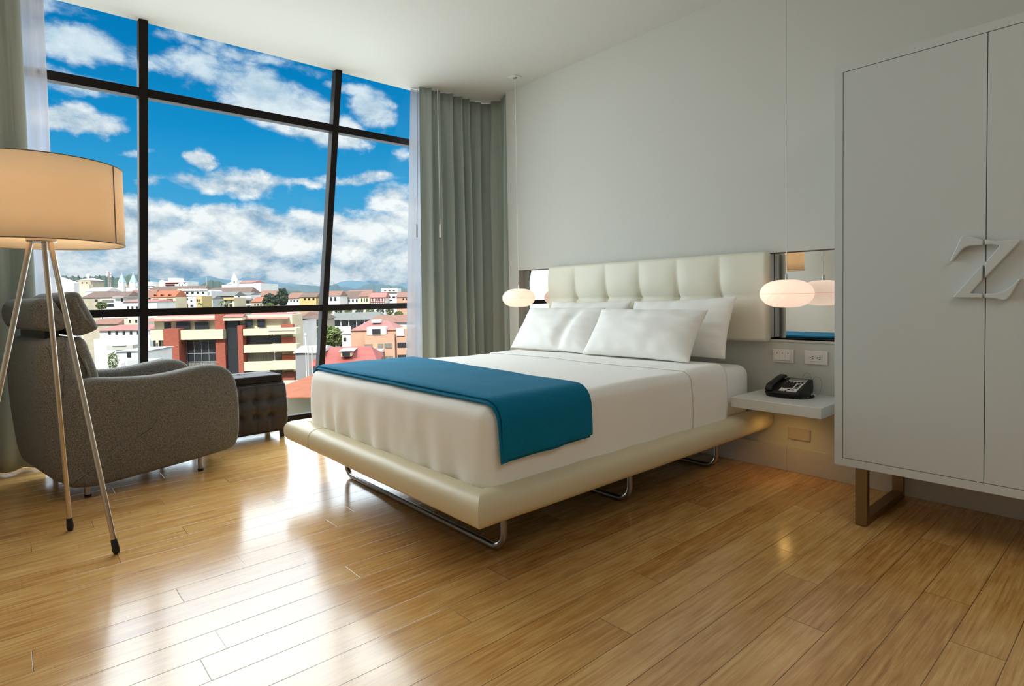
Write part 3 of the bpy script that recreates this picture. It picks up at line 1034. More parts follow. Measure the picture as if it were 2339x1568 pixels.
# ------------------------------------------------------------------ wardrobe
wd = thing('wardrobe', 'tall white two door wardrobe on bronze loop legs', 'wardrobe', (3.92, -.31, 0))
WX0, WX1, WY0, WY1, WZ0, WZ1, FT = 3.383, 4.462, -.592, -.03, .256, 2.062, .034
mb = MB()
mb.box(WX0, WX0 + FT, WY0, WY1, WZ0, WZ1).box(WX1 - FT, WX1, WY0, WY1, WZ0, WZ1)
mb.box(WX0 + FT, WX1 - FT, WY0, WY1, WZ1 - FT, WZ1).box(WX0 + FT, WX1 - FT, WY0, WY1, WZ0, WZ0 + FT)
mb.box(WX0 + FT, WX1 - FT, WY1 - .02, WY1, WZ0 + FT, WZ1 - FT)
obj('cabinet_body', mb, M['wardrobe'], wd, smooth=False)
obj('gap_shade_sheet', MB().box(WX0 + FT, WX1 - FT, -.560, -.556, WZ0 + FT, WZ1 - FT), M['gap'], wd, smooth=False)  # dark sheet behind the doors, painted shade for the gaps around them
GX, G = 3.9235, .0022
def px_to_wardrobe(X, Y):
    px, py = 2120 + X / 7.128, 500 + Y / 7.128
    d = _fw + _r * ((px - W / 2) / F_PX) + _u * ((H / 2 + SHIFT_PX - py) / F_PX)
    t_ = (-.605 - CAM.y) / d.y
    q = CAM + d * t_
    return (q.x, q.z)
ZL = [[(590, 272), (740, 296), (897, 343), (897, 432), (760, 438), (650, 452), (590, 478), (540, 525), (470, 610), (405, 695), (362, 690), (430, 555), (520, 355), (548, 300)],
      [(897, 745), (415, 1275), (440, 1285), (890, 1290), (890, 1220), (695, 1215), (890, 990)]]
ZR = [[(915, 338), (1040, 358), (1190, 362), (1330, 350), (1465, 338), (1500, 350), (1492, 385), (1300, 585), (915, 968), (915, 722), (1172, 445), (1110, 427), (1020, 421), (915, 424)],
      [(912, 1222), (1080, 1218), (1180, 1200), (1290, 1150), (1390, 1075), (1495, 965), (1530, 975), (1470, 1050), (1360, 1240), (1300, 1312), (1245, 1330), (1190, 1320), (1080, 1296), (912, 1287)]]
for (x0, x1, zz, ylab) in ((WX0 + FT + G, GX - G * .6, ZL, 'L'), (GX + G * .6, WX1 - FT - G, ZR, 'R')):
    d = obj('door', MB().box(x0, x1, WY0 + .001, -.565, WZ0 + FT + G, WZ1 - FT - G), M['wardrobe'], wd, smooth=False, bevel=.0012)
    hm = MB()
    for poly in zz:
        q = [px_to_wardrobe(*p) for p in poly]
        if ylab == 'R':
            q = [(max(x0, a), b_) for a, b_ in q]
        hm.prism(q, 'y', WY0 + .0005, -.617)
    hdl = obj('handle', hm, M['wardrobe'], d, bevel=.003, bseg=3)
def loop_leg(x0, x1):
    mb = MB()
    y0, y1, wt, zt = -.600, -.05, .032, WZ0
    mb.box(x0, x1, y0, y0 + wt, 0.004, zt).box(x0, x1, y1 - wt, y1, 0.004, zt)
    mb.box(x0, x1, y0 + wt, y1 - wt, 0.004, .004 + wt)
    mb.box(x0, x1, y0 + wt, y1 - wt, zt - .012, zt)
    return mb
for x0 in (3.473, 4.335):
    lg = obj('leg_loop', loop_leg(x0, x0 + .047), M['bronze'], wd, smooth=False)
    for y_ in (-.585, -.065):
        obj('glide', MB().cyl((x0 + .023, y_, 0), (x0 + .023, y_, .005), .012), M['rubber'], lg)

# ------------------------------------------------------------------ floor lamp
LC = Vector((1.304, -3.32))
fl = thing('floor_lamp', 'tripod floor lamp with a wide drum shade in front of the armchair', 'lamp', (LC.x, LC.y, 0))
HUBZ = 1.318
for k, (fx, fy) in enumerate(((1.039, -3.253), (1.497, -3.128), (1.315, -3.61))):
    d = (Vector((fx, fy)) - LC).normalized() * .036
    top = Vector((LC.x + d.x, LC.y + d.y, HUBZ)); ft = Vector((fx, fy, .004))
    ax = (ft - top).normalized()
    lg = obj('leg', MB().cyl(top, ft - ax * .05, .0098, .0098, 18), M['lamp_metal'], fl)
    obj('foot_cap', MB().tube([ft - ax * .062, ft - ax * .058, ft - ax * .02, ft - ax * .012, ft], [.0108, .0118, .0142, .0135, .0105], 16), M['rubber'], lg)
obj('hub', MB().lathe([(.0, HUBZ - .004), (.048, HUBZ - .004), (.052, HUBZ), (.052, HUBZ + .036), (.049, HUBZ + .04), (.0, HUBZ + .04)], LC, 36), M['lamp_metal'], fl)
SZ0, SZ1, SR = 1.306, 1.630, .288
mb = MB()
mb.lathe([(SR, SZ0), (SR, SZ0 + .1), (SR, SZ0 + .2), (SR, SZ1)], LC, 72)
shd = obj('shade', mb, M['shade'], fl, angle=180, solid=.0015)
for z in (SZ0, SZ1):
    mb = MB(); mb.tube([(LC.x + (SR + .0005) * math.cos(2 * math.pi * i / 72), LC.y + (SR + .0005) * math.sin(2 * math.pi * i / 72), z) for i in range(72)], .0022, 6, True)
    obj('rim', mb, M['seam'], shd)
av = math.atan2(CAM.y - LC.y, CAM.x - LC.x) + R(57)
mb = MB(); mb.tube([(LC.x + (SR + .001) * math.cos(av), LC.y + (SR + .001) * math.sin(av), z) for z in (SZ0, SZ1)], .0028, 6)
obj('seam', mb, M['seam'], shd)
mb = MB()
for k in range(3):
    a = av + R(12) + k * 2 * math.pi / 3
    mb.cyl((LC.x, LC.y, SZ0 + .03), (LC.x + SR * math.cos(a), LC.y + SR * math.sin(a), SZ0 + .012), .002, n=8)
obj('spider', mb, M['lamp_metal'], shd)
obj('bulb', MB().lathe([(0, HUBZ + .045), (.014, HUBZ + .05), (.016, HUBZ + .075), (.03, HUBZ + .115), (.028, HUBZ + .14), (.014, HUBZ + .155), (0, HUBZ + .158)], LC, 24), M['bulb'], fl)
l = bpy.data.lights.new('floor_lamp_bulb', 'POINT'); l.energy = 6.5; l.color = (1, .74, .48); l.shadow_soft_size = .035
lo = bpy.data.objects.new('floor_lamp_bulb', l); COL.objects.link(lo); lo.location = (LC.x, LC.y, 1.52)

# ------------------------------------------------------------------ armchair
CH = thing('armchair', 'grey tweed reclining armchair with rounded arms facing the bed', 'armchair', (.53, -2.85, 0), R(10))
# local frame: y forward, x to the right hand (x = 0 is the outer face of the right arm), z up
ARM = [(-.40, .50), (-.375, .592), (-.33, .635), (-.26, .651), (-.14, .640), (.0, .630), (.12, .634), (.24, .650), (.34, .662), (.42, .652), (.475, .618), (.512, .56), (.530, .47), (.536, .36), (.533, .24), (.520, .165), (.49, .120), (.42, .104), (.2, .085), (0, .072), (-.2, .060), (-.31, .066), (-.37, .085), (-.395, .14)]
def cushion(poly, x0, x1, r=.03, rings=5, dome=.012):
    """closed outline in y-z given soft rounded edges and a slightly domed face"""
    n = len(poly)
    # resample smoothly
    pts = []
    for i in range(n):
        p0, p1, p2, p3 = (Vector(poly[(i + k - 1) % n]) for k in range(4))
        for j in range(4):
            t_ = j / 4
            pts.append(.5 * ((2 * p1) + (-p0 + p2) * t_ + (2 * p0 - 5 * p1 + 4 * p2 - p3) * t_ ** 2 + (-p0 + 3 * p1 - 3 * p2 + p3) * t_ ** 3))
    c = sum(pts, Vector((0, 0))) / len(pts)
    nn = len(pts)
    nor = []
    for i in range(nn):
        tt = (pts[(i + 1) % nn] - pts[i - 1]).normalized()
        o_ = Vector((tt.y, -tt.x))
        if o_.dot(pts[i] - c) < 0: o_ = -o_
        nor.append(o_)
    mb = MB(); R_ = []
    xs = []
    for k in range(rings + 1):
        a = math.pi / 2 * k / rings
        xs.append((x0 + r * (1 - math.sin(a)), r * (1 - math.cos(a))))
    seq = [(x0 + r - r * math.sin(math.pi / 2 * (1 - k / rings)), r - r * math.cos(math.pi / 2 * (1 - k / rings))) for k in range(rings + 1)]
    seq = [(x, d) for x, d in seq]
    seq += [(x1 - (x - x0), d) for x, d in reversed(seq)]
    for (x, d) in seq:
        R_.append([mb.bm.verts.new((x, (pts[i] - nor[i] * d).x, (pts[i] - nor[i] * d).y)) for i in range(nn)])
    for A, B in zip(R_, R_[1:]):
        for i in range(nn):
            mb.bm.faces.new((A[i], A[(i + 1) % nn], B[(i + 1) % nn], B[i]))
    # domed caps
    for ring, x, sg in ((R_[0], x0, -1), (R_[-1], x1, 1)):
        prev = ring
        for s_, dd in ((.8, .55), (.5, .85), (.2, 1.0)):
            cur = [mb.bm.verts.new((x + sg * dome * dd, c.x + (v.co.y - c.x) * s_ / 1.0, c.y + (v.co.z - c.y) * s_ / 1.0)) for v in ring]
            for i in range(nn):
                mb.bm.faces.new((prev[i], prev[(i + 1) % nn], cur[(i + 1) % nn], cur[i]))
            prev = cur
        mb.bm.faces.new(prev)
    return mb
CW = .765
obj('arm', cushion(ARM, -.135, 0, .035), M['tweed'], CH, True, angle=180)
obj('arm', cushion(ARM, -CW, -CW + .135, .035), M['tweed'], CH, True, angle=180)
SEAT = [(-.36, .14), (-.38, .3), (-.34, .43), (-.1, .455), (.3, .475), (.47, .47), (.515, .43), (.52, .3), (.51, .17), (.45, .13), (0, .12)]
obj('seat', cushion(SEAT, -CW + .125, -.125, .03), M['tweed'], CH, True, angle=180)
BACKC = [(-.275, .42), (-.20, .44), (-.195, .62), (-.235, .79), (-.262, .862), (-.30, .872), (-.322, .855), (-.30, .70), (-.285, .56)]
BACK = [(-.30, .40), (-.295, .56), (-.312, .70), (-.335, .85), (-.36, .878), (-.42, .876), (-.478, .85), (-.492, .75), (-.49, .6), (-.478, .4), (-.455, .2), (-.42, .12), (-.34, .10), (-.30, .2)]
obj('backrest', cushion(BACK, -CW + .03, -.03, .05), M['tweed'], CH, True, angle=180)
obj('back_cushion', cushion(BACKC, -CW + .09, -.085, .04), M['tweed'], CH, True, angle=180)
HEADR = [(-.48, .935), (-.502, 1.0), (-.492, 1.06), (-.455, 1.088), (-.41, 1.086), (-.385, 1.05), (-.355, .985), (-.345, .945), (-.37, .918), (-.43, .915)]
obj('headrest', cushion(HEADR, -CW + .03, -.03, .045), M['tweed'], CH, True, angle=180)
HP = [(-.372, 1.08), (-.33, 1.118), (-.285, 1.115), (-.262, 1.07), (-.213, .955), (-.203, .925), (-.222, .905), (-.28, .884), (-.318, .892), (-.334, .96), (-.362, 1.03)]
obj('head_cushion', cushion(HP, -CW + .06, -.055, .035), M['tweed'], CH, True, angle=180)
obj('headrest_bracket', MB().box(-CW + .12, -.12, -.43, -.37, .86, .93), M['black'], CH, True, smooth=False)
for x in (-.07, -CW + .07):
    for y, z in ((-.285, .075), (.305, .10)):
        lg = obj('leg', MB().cyl((x, y, z + .02), (x, y, .012), .0155, .0145, 18), M['steel'], CH, True)
        obj('glide', MB().cyl((x, y, .014), (x, y, 0), .018, .016, 18), M['rubber'], lg, True)

# ------------------------------------------------------------------ ottoman
OT = thing('ottoman', 'dark brown tufted leather ottoman box with lid by the window', 'ottoman', (-.285, -2.13, 0), R(2))
def ott(q, n):
    f = .014 * math.sin(math.pi * max(0, min(1, (q.z - .055) / .36)))
    d = 0
    if abs(n.z) < .6:
        if abs(n.x) > abs(n.y): s_, cols = q.y, (-.165, -.055, .055, .165)
        else: s_, cols = q.x, (-.09, 0, .09)
        ds = min(abs(s_ - c_) for c_ in cols)
        for zr in (.185, .310):
            dz = q.z - zr
            d += .034 * math.exp(-math.sqrt(ds * ds + dz * dz) / .022)
            d += .004 * math.exp(-(dz / .006) ** 2)
        d += .006 * math.exp(-(ds / .008) ** 2)
        q = q + Vector((n.x, n.y, 0)) * (f - d)
    return q
obj('body', MB().rbox(-.185, .185, -.29, .29, .052, .425, .022, .011, ott), M['leather_side'], OT, True, angle=180)
lid = obj('lid', MB().rbox(-.168, .168, -.272, .272, .432, .488, .012, .05, lambda q, n: q + Vector((0, 0, .006 * (1 - (q.x / .17) ** 2) * (1 - (q.y / .26) ** 2))) if n.z > .5 else q), M['leather'], OT, True, angle=180)
mb = MB(); mb.tube([(0, -.27, .4895), (0, -.2, .4905), (0, 0, .4955), (0, .2, .4905), (0, .27, .4895)], .0012, 6)
mb.tube([(-.166, 0, .489), (0, 0, .4955), (.166, 0, .489)], .0012, 6)
obj('seam', mb, M['leather'], lid, True)
obj('lid_button', MB().lathe([(0, .5015), (.012, .500), (.016, .4955), (.014, .492)], (0, 0), 20), M['leather'], lid, True)
obj('rim_trim', MB().box(-.172, .172, -.276, .276, .424, .433), M['rubber'], OT, True)
for x in (-.155, .150):
    for y in (-.26, .26):
        obj('leg', MB().cyl((x, y, .06), (x, y, 0), .024, .019, 4), M['rubber'], OT, True, smooth=False)

# ------------------------------------------------------------------ the town outside
GZ = -24.0                     # street level below the room
def at(px, py, depth):
    return CAM + (_fw + _r * ((px - W / 2) / F_PX) + _u * ((H / 2 + SHIFT_PX - py) / F_PX)) * depth
E_ = {}
E_['white'] = mat('white_render', (.74, .74, .72, 1), .9, vary=(.25, (.64, .64, .62, 1)))
E_['cream'] = mat('cream_render', (.62, .55, .39, 1), .9, vary=(.3, (.56, .49, .35, 1)))
E_['yellow'] = mat('yellow_render', (.50, .37, .16, 1), .9)
E_['peach'] = mat('peach_render', (.50, .30, .21, 1), .9, vary=(.3, (.44, .25, .17, 1)))
E_['beige'] = mat('beige_render', (.42, .36, .28, 1), .9, vary=(.4, (.33, .29, .23, 1)))
E_['grey'] = mat('grey_render', (.22, .22, .23, 1), .9)
E_['brick'] = mat('red_brick', (.30, .075, .045, 1), .85, vary=(1.5, (.24, .06, .04, 1), (1, 1, 6)))
E_['tile'] = mat('terracotta_tiles', (.24, .12, .085, 1), .85, vary=(.9, (.17, .09, .07, 1), (3, 1, 1)))
E_['brown'] = mat('weathered_tiles', (.15, .095, .075, 1), .9, vary=(.8, (.10, .07, .06, 1), (3, 1, 1)))
E_['orange'] = mat('orange_tiles', (.33, .10, .045, 1), .85, vary=(.9, (.25, .08, .04, 1), (3, 1, 1)))
E_['pink'] = mat('pink_tiles', (.33, .14, .12, 1), .85, vary=(.7, (.27, .11, .10, 1), (3, 1, 1)))
E_['red'] = mat('red_painted_roof', (.34, .075, .06, 1), .7, vary=(.5, (.26, .06, .05, 1)))
E_['slate'] = mat('grey_corrugated_roof', (.16, .165, .16, 1), .8, vary=(.6, (.12, .125, .12, 1), (4, 1, 1)))
E_['tin'] = mat('pale_tin_roof', (.40, .41, .42, 1), .6)
E_['glass'] = mat('dark_window_glass', (.02, .023, .028, 1), .15)
E_['shut'] = mat('drawn_curtains', (.20, .19, .17, 1), .8, vary=(1.2, (.10, .10, .09, 1), (9, 9, .1)))
E_['timber'] = mat('red_timber', (.28, .06, .05, 1), .8)
E_['wood'] = mat('orange_timber', (.30, .11, .05, 1), .8)
E_['blue'] = mat('pale_blue_tiles', (.22, .40, .50, 1), .6)
E_['steel'] = mat('galvanised_steel', (.45, .45, .46, 1), .6)
E_['mast'] = mat('red_white_mast', (.40, .30, .28, 1), .7)
E_['ground'] = mat('town_ground', (.20, .19, .17, 1), .95, vary=(.02, (.14, .15, .11, 1)))
E_['leaf'] = mat('leaves', (.085, .13, .04, 1), .8, vary=(.8, (.16, .19, .07, 1)))
E_['leaf2'] = mat('dark_conifer', (.03, .055, .035, 1), .85, vary=(.6, (.05, .075, .045, 1)))
E_['palm'] = mat('palm_leaf', (.11, .14, .06, 1), .8)
E_['trunk'] = mat('bark', (.10, .07, .05, 1), .9)
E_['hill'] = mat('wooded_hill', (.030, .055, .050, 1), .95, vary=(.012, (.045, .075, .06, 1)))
E_['mount'] = mat('far_mountain_haze_tint', (.045, .10, .145, 1), .95, vary=(.0015, (.06, .13, .18, 1)))  # distance haze painted in as a blue base colour
E_['mount2'] = mat('middle_hill_haze_tint', (.035, .075, .095, 1), .95, vary=(.004, (.055, .10, .12, 1)))  # woodland green with bluish distance haze put into the colour
E_['conc'] = mat('concrete', (.40, .39, .37, 1), .9)


class Site:
    """a building front seen between two bearings at a given distance"""
    def __init__(s, name, label, cat, pl, pr, D, rot=0.0, group=None):
        s.pc, s.D = (pl + pr) / 2, D
        c = at(s.pc, 690, D)
        s.k = D / F_PX
        s.rot = math.atan2(_rt.y, _rt.x) + R(rot)
        s.cr = math.cos(R(rot))
        s.t = thing(name, label, cat, (c.x, c.y, GZ), s.rot, group)

    def hit(s, px, py, y=0.0):
        """where the line of sight meets the plane of the front: (along the front, height)"""
        d = at(px, py, 1.0) - CAM
        ex, ey = math.cos(s.rot), math.sin(s.rot)
        ox, oy = s.t.location.x - y * ey - CAM.x, s.t.location.y + y * ex - CAM.y
        den = d.x * ey - d.y * ex
        t = (ox * ey - oy * ex) / den
        return (t * d.x - ox) * ex + (t * d.y - oy) * ey, CAM.z + t * d.z - GZ

    def x(s, px, y=0.0): return s.hit(px, 720, y)[0]
    def z(s, px, py, y=0.0): return s.hit(px, py, y)[1]

    def rect(s, part, pl, pr, pt, pb, y0, y1, m, parent=None, bevel=0):
        pm = (pl + pr) / 2
        zb = 0 if pb is None else s.z(pm, pb, y0)
        return obj(part, MB().box(s.x(pl, y0), s.x(pr, y0), y0, y1, zb, s.z(pm, pt, y0)), E_[m], parent or s.t, True, smooth=False, bevel=bevel)

    def gable(s, pl, pr, pe, prg, depth, m, over=.5, hip=0.0, part='roof', y0=0.0):
        """ridge parallel to the front; pe eave height, prg ridge height (picture rows)"""
        pm = (pl + pr) / 2
        x0, x1 = s.x(pl, y0) - over * .5, s.x(pr, y0) + over * .5
        ze, zr = s.z(pm, pe, y0 - over), s.z(pm, prg, y0 + depth / 2)
        h_ = hip * (x1 - x0)
        mb = MB()
        ya, yb, ym = y0 - over, y0 + depth + over, y0 + depth / 2
        v = [mb.bm.verts.new(q) for q in ((x0, ya, ze), (x1, ya, ze), (x1, yb, ze), (x0, yb, ze), (x0 + h_, ym, zr), (x1 - h_, ym, zr))]
        for f in ((0, 1, 5, 4), (1, 2, 5), (2, 3, 4, 5), (3, 0, 4), (3, 2, 1, 0)):
            mb.bm.faces.new([v[i] for i in f])
        return obj(part, mb, E_[m], s.t, True, smooth=False)

    def wins(s, pl, pr, pt, pb, n, fill=.5, m='glass', part='window', rows=1, y=0.0, rfill=.55):
        for r_ in range(rows):
            a = pt + (pb - pt) * r_ / rows
            b_ = a + (pb - pt) / rows * (rfill if rows > 1 else 1)
            for i in range(n):
                c0 = pl + (pr - pl) * (i + .5) / n; w_ = (pr - pl) / n * fill / 2
                s.rect(part, c0 - w_, c0 + w_, a, b_, y - .08, y + .1, m)


gd = struct('ground', MB().box(-9000, -3, -7000, 9000, GZ - .5, GZ), E_['ground'], smooth=False)

# --- main brick and cream block opposite
b_ = Site('apartment_block', 'cream and red brick apartment block directly across the street', 'building', 335, 690, 96, 5)
b_.rect('wall', 352, 667, 722, None, .6, 7, 'cream')
b_.gable(340, 495, 733, 718, 9, 'pink', 1.0, .04)
b_.gable(560, 655, 729, 715, 9, 'pink', .6, .04)
b_.rect('stair_tower', 490, 512, 717, None, -.9, 8, 'brick')
b_.rect('tower_glass', 514, 543, 731, None, -.3, 1.0, 'glass')
b_.rect('tower_pier', 541, 552.5, 744, None, -1.4, 1.0, 'brick')
b_.rect('tower_head', 509, 553, 725, 733, -1.5, 1.0, 'cream')
b_.gable(509, 553, 725, 718.5, 2.2, 'pink', .15, .02, 'tower_roof', -1.5)
b_.rect('brick_pier', 371, 406, 752, None, -2.2, .8, 'brick')
b_.rect('parapet', 342, 371.5, 755, 778, -1.8, .7, 'cream')
b_.rect('parapet', 406, 508, 754, 776, -1.6, .7, 'cream')
b_.wins(396, 480, 736, 755, 2, .72)
b_.rect('window', 374, 389, 737, 752, .5, .7, 'glass')
b_.rect('glazing', 407, 508, 778, 808, .3, .7, 'glass')
b_.rect('glazing', 407, 508, 809, 826, .3, .7, 'glass')
b_.rect('curtained_glazing', 412, 506, 827, 880, .25, .72, 'shut')
for i in range(7):
    p_ = 407 + i * 16.8
    b_.rect('glazing_bar', p_ - .5, p_ + .5, 778, 880, .15, .4, 'grey')
b_.rect('glazing_rail', 407, 508, 807, 808.4, .15, .4, 'grey')
b_.rect('glazing_rail', 407, 508, 826, 827.4, .15, .4, 'grey')
for (pt, pb) in ((752, 767), (789, 806), (828, 848)):
    b_.rect('balcony', 554, 612, pt, pb, -1.4, .7, 'cream')
    b_.rect('balcony', 612, 676, pt - 2, pb - 3, -2.2, .7, 'cream')
for (pt, pb, mm) in ((768, 788, 'glass'), (808, 828, 'shut'), (848, 880, 'glass')):
    b_.rect('glazing', 555, 640, pt, pb, .3, .8, mm)
    b_.rect('brick_panel', 641, 668, pt + 3, pb, -.6, .8, 'brick')
b_.wins(553, 610, 730, 748, 2, .6)
b_.rect('brick_panel', 641, 668, 741, 750, -.3, .8, 'brick')
b_.gable(613, 672, 756, 750, 3.5, 'pink', .1, .03, 'canopy_roof', -2.2)
b_.wins(344, 368, 778, 830, 2, .35, rows=2)

b_ = Site('town_house', 'white house with a tiled roof and balustrade right behind the brick block', 'building', 612, 686, 118, 3)
b_.rect('wall', 616, 684, 733, None, 0, 12, 'white')
b_.rect('terrace_wall', 612, 686, 731, 741, -.8, 0, 'white')
for i in range(5):
    b_.rect('balustrade', 614 + i * 14.5, 625 + i * 14.5, 726.5, 731, -.7, -.4, 'tin')
b_.gable(640, 690, 724, 714, 12, 'tile', .6, .12)
b_.rect('lattice_window', 673, 682, 752, 766, -.1, .1, 'tin')
b_.rect('lattice_window', 660, 684, 779, 781, -.1, .1, 'grey')

b_ = Site('hip_roof_house', 'beige house with a brown hipped roof left of the window post', 'building', 676, 735, 150, 4)
b_.rect('wall', 684, 735, 730, None, 0, 14, 'beige')
b_.gable(676, 735, 731, 712, 15, 'brown', .8, .24)
b_.wins(700, 732, 737, 745, 2, .3)

b_ = Site('long_shed', 'long grey roofed arcade building with white posts', 'building', 744, 868, 185, 2)
b_.rect('wall', 748, 862, 731, None, 2.5, 14, 'grey')
b_.gable(744, 868, 731, 714, 14, 'slate', 1.0, .10)
for i in range(6):
    p_ = 760 + i * 18
    b_.rect('post', p_ - .8, p_ + .8, 731, 752, -.2, .3, 'white')
b_.rect('parapet', 752, 800, 746, 757, -1.0, -.4, 'white')
b_.wins(770, 850, 737, 742, 5, .3, y=2.5)

b_ = Site('pink_apartments', 'salmon brick apartment building with arched tiled roof at the right of the window', 'building', 798, 940, 128, 3)
b_.rect('wall', 800, 940, 753, None, 0, 12, 'peach')
b_.gable(800, 905, 755, 733, 12, 'pink', .4, .28)
b_.rect('bay', 832, 900, 765, None, -1.6, 0, 'peach')
b_.rect('dormer', 837, 880, 748, 765, -1.8, 4, 'white')
b_.rect('dormer_window', 849, 868, 752, 764, -2.0, -1.6, 'glass')
b_.rect('chimney', 848, 868, 731, 738, 3, 6, 'white')
b_.rect('side_wing', 905, 940, 771, None, -1.0, 0, 'peach')
b_.rect('stair_hood', 904, 922, 750, 768, -.6, .2, 'white')
b_.rect('window', 830, 849, 787, 800, -1.75, -1.5, 'shut')
b_.rect('window', 861, 873, 786, 795, -1.75, -1.5, 'shut')
b_.rect('window', 876, 894, 785, 795, -1.75, -1.5, 'shut')
b_.rect('window', 877, 895, 814, 823, -1.75, -1.5, 'shut')
for (pt, pb) in ((783, 794), (811, 822)):
    b_.rect('balcony_opening', 906, 936, pt, pb, -1.15, -.9, 'glass')
b_.rect('porch_roof', 827, 868, 802, 808, -6, -1.6, 'white')
b_.rect('step', 832, 866, 811, 814, -5, -1.6, 'conc')

b_ = Site('brown_roof_house', 'low house with a wide brown roof behind the salmon apartments', 'building', 838, 945, 165, 3)
b_.rect('wall', 842, 945, 737, None, 0, 12, 'white')
b_.gable(838, 945, 737, 720, 13, 'tile', .8, .15)

b_ = Site('red_roof_house', 'yellow house with a steep red roof and a small dormer below the salmon apartments', 'building', 708, 860, 92, 10)
b_.rect('wall', 712, 850, 806, None, 0, 9, 'yellow')
b_.gable(705, 858, 835, 793, 16, 'red', .6, .16, y0=-6)
b_.rect('dormer_wall', 776, 800, 802, 815, -4.6, 1, 'cream')
b_.rect('dormer_window', 779, 797, 804, 813.5, -4.75, -4.5, 'glass')
b_.gable(771, 806, 803, 795.5, 6, 'tin', .1, .25, 'dormer_roof', -4.8)
for p_, t_ in ((731, 808), (742, 800)):
    pass

b_ = Site('garage', 'small white garage beside the round tree', 'building', 778, 802, 132, 0)
b_.rect('wall', 780, 801, 764, None, 0, 6, 'white')
b_.gable(778, 802, 764, 757, 6, 'tin', .3)
b_.rect('door', 783, 789, 772, 780, -.1, .1, 'glass')

b_ = Site('dark_warehouse', 'dark walled warehouse with a pale roof behind the power poles', 'building', 668, 735, 88, 8)
b_.rect('wall', 672, 735, 806, None, 0, 9, 'grey')
b_.gable(670, 735, 806, 790, 9, 'tin', .4, .05)

b_ = Site('tiled_terrace', 'orange tiled rooftop terrace just below the window between ottoman and bed', 'building', 640, 760, 30, 0)
b_.rect('wall', 640, 760, 884, None, 0, 9, 'cream')
b_.rect('parapet', 640, 760, 870, 884, 7, 7.3, 'cream')
obj('tiled_floor', MB().box(b_.x(640), b_.x(760), -3.5, 8.8, b_.z(700, 884), b_.z(700, 884) + .05), E_['orange'], b_.t, True, smooth=False)

# --- lower left houses
b_ = Site('white_garage_house', 'white house with a pink tiled roof behind the armchair headrest', 'building', 222, 338, 130, 2)
b_.rect('wall', 226, 338, 754, None, 0, 12, 'white')
b_.gable(222, 338, 755, 742, 12, 'pink', .6, .12)
b_.wins(240, 322, 757, 765, 5, .35)
b_ = Site('terracotta_cottage', 'low cottage with a terracotta roof at the left under the crossbar', 'building', 205, 268, 170, 0)
b_.rect('wall', 210, 266, 741, None, 0, 10, 'beige')
b_.gable(205, 268, 741, 727, 10, 'tile', .6, .1)
b_ = Site('cream_tower_house', 'narrow cream house beside the post at the left', 'building', 272, 330, 165, 0)
b_.rect('wall', 283, 330, 728, None, 0, 10, 'cream')
b_.wins(288, 318, 731, 738, 2, .3)
b_ = Site('flat_white_house', 'large flat roofed white house right of the armchair back', 'building', 210, 340, 104, 3)
b_.rect('wall', 212, 340, 774, None, 0, 10, 'white')
b_.rect('terrace', 240, 300, 789, 800, -2.5, 0, 'conc')
b_.rect('railing', 252, 284, 790, 790.8, -2.7, -2.5, 'steel')
b_ = Site('white_shed_house', 'small white house with a grey mono pitch roof above the far armrest', 'building', 255, 352, 74, 6)
b_.rect('wall', 263, 330, 803, None, 0, 7, 'white')
b_.gable(261, 332, 803, 798.5, 7, 'tin', .3, .0)
b_.rect('window', 286, 295, 806, 817, -.1, .1, 'glass')
b_.rect('lean_to', 286, 350, 823, None, -2, 0, 'tin')

# --- middle row along the river (left to right)
b_ = Site('blank_gable_house', 'white blank gable wall just above the armchair at the left', 'building', 118, 174, 170, 0)
mb = MB(); mb.prism([(b_.x(112), 0), (b_.x(172), 0), (b_.x(172), b_.z(172, 646)), (b_.x(132), b_.z(132, 632)), (b_.x(112), b_.z(112, 636))], 'y', 0, 2)
obj('wall', mb, E_['white'], b_.t, True, smooth=False)
b_.rect('roof_edge', 112, 174, 668, 671, -.3, 0, 'tile')
b_ = Site('dome_house', 'beige flat topped house with a white water tank and spike', 'building', 172, 212, 420, 0)
b_.rect('wall', 181, 210, 640, None, 0, 14, 'beige')
b_.rect('annex', 172, 206, 650, None, -4, 0, 'cream')
b_.gable(178, 212, 641, 636, 14, 'conc', .3, .3)
mb = MB().lathe([(0, b_.z(191, 625)), (1.1, b_.z(191, 626)), (1.25, b_.z(191, 630)), (.6, b_.z(191, 635)), (.5, b_.z(191, 638))], (b_.x(191), 6), 16)
obj('water_tank', mb, E_['white'], b_.t, True)
obj('spike', MB().cyl((b_.x(191), 6, b_.z(191, 626)), (b_.x(191), 6, b_.z(191, 619)), .12, .04, 6), E_['steel'], b_.t, True)
b_.wins(186, 206, 645, 648, 2, .25)
b_ = Site('church', 'church with two pale blue and white spires left of the window post', 'church', 264, 322, 430, 0)
b_.rect('nave', 264, 322, 655, None, 3, 25, 'white')
b_.gable(264, 322, 656, 651, 22, 'tile', .5, .0, y0=3)
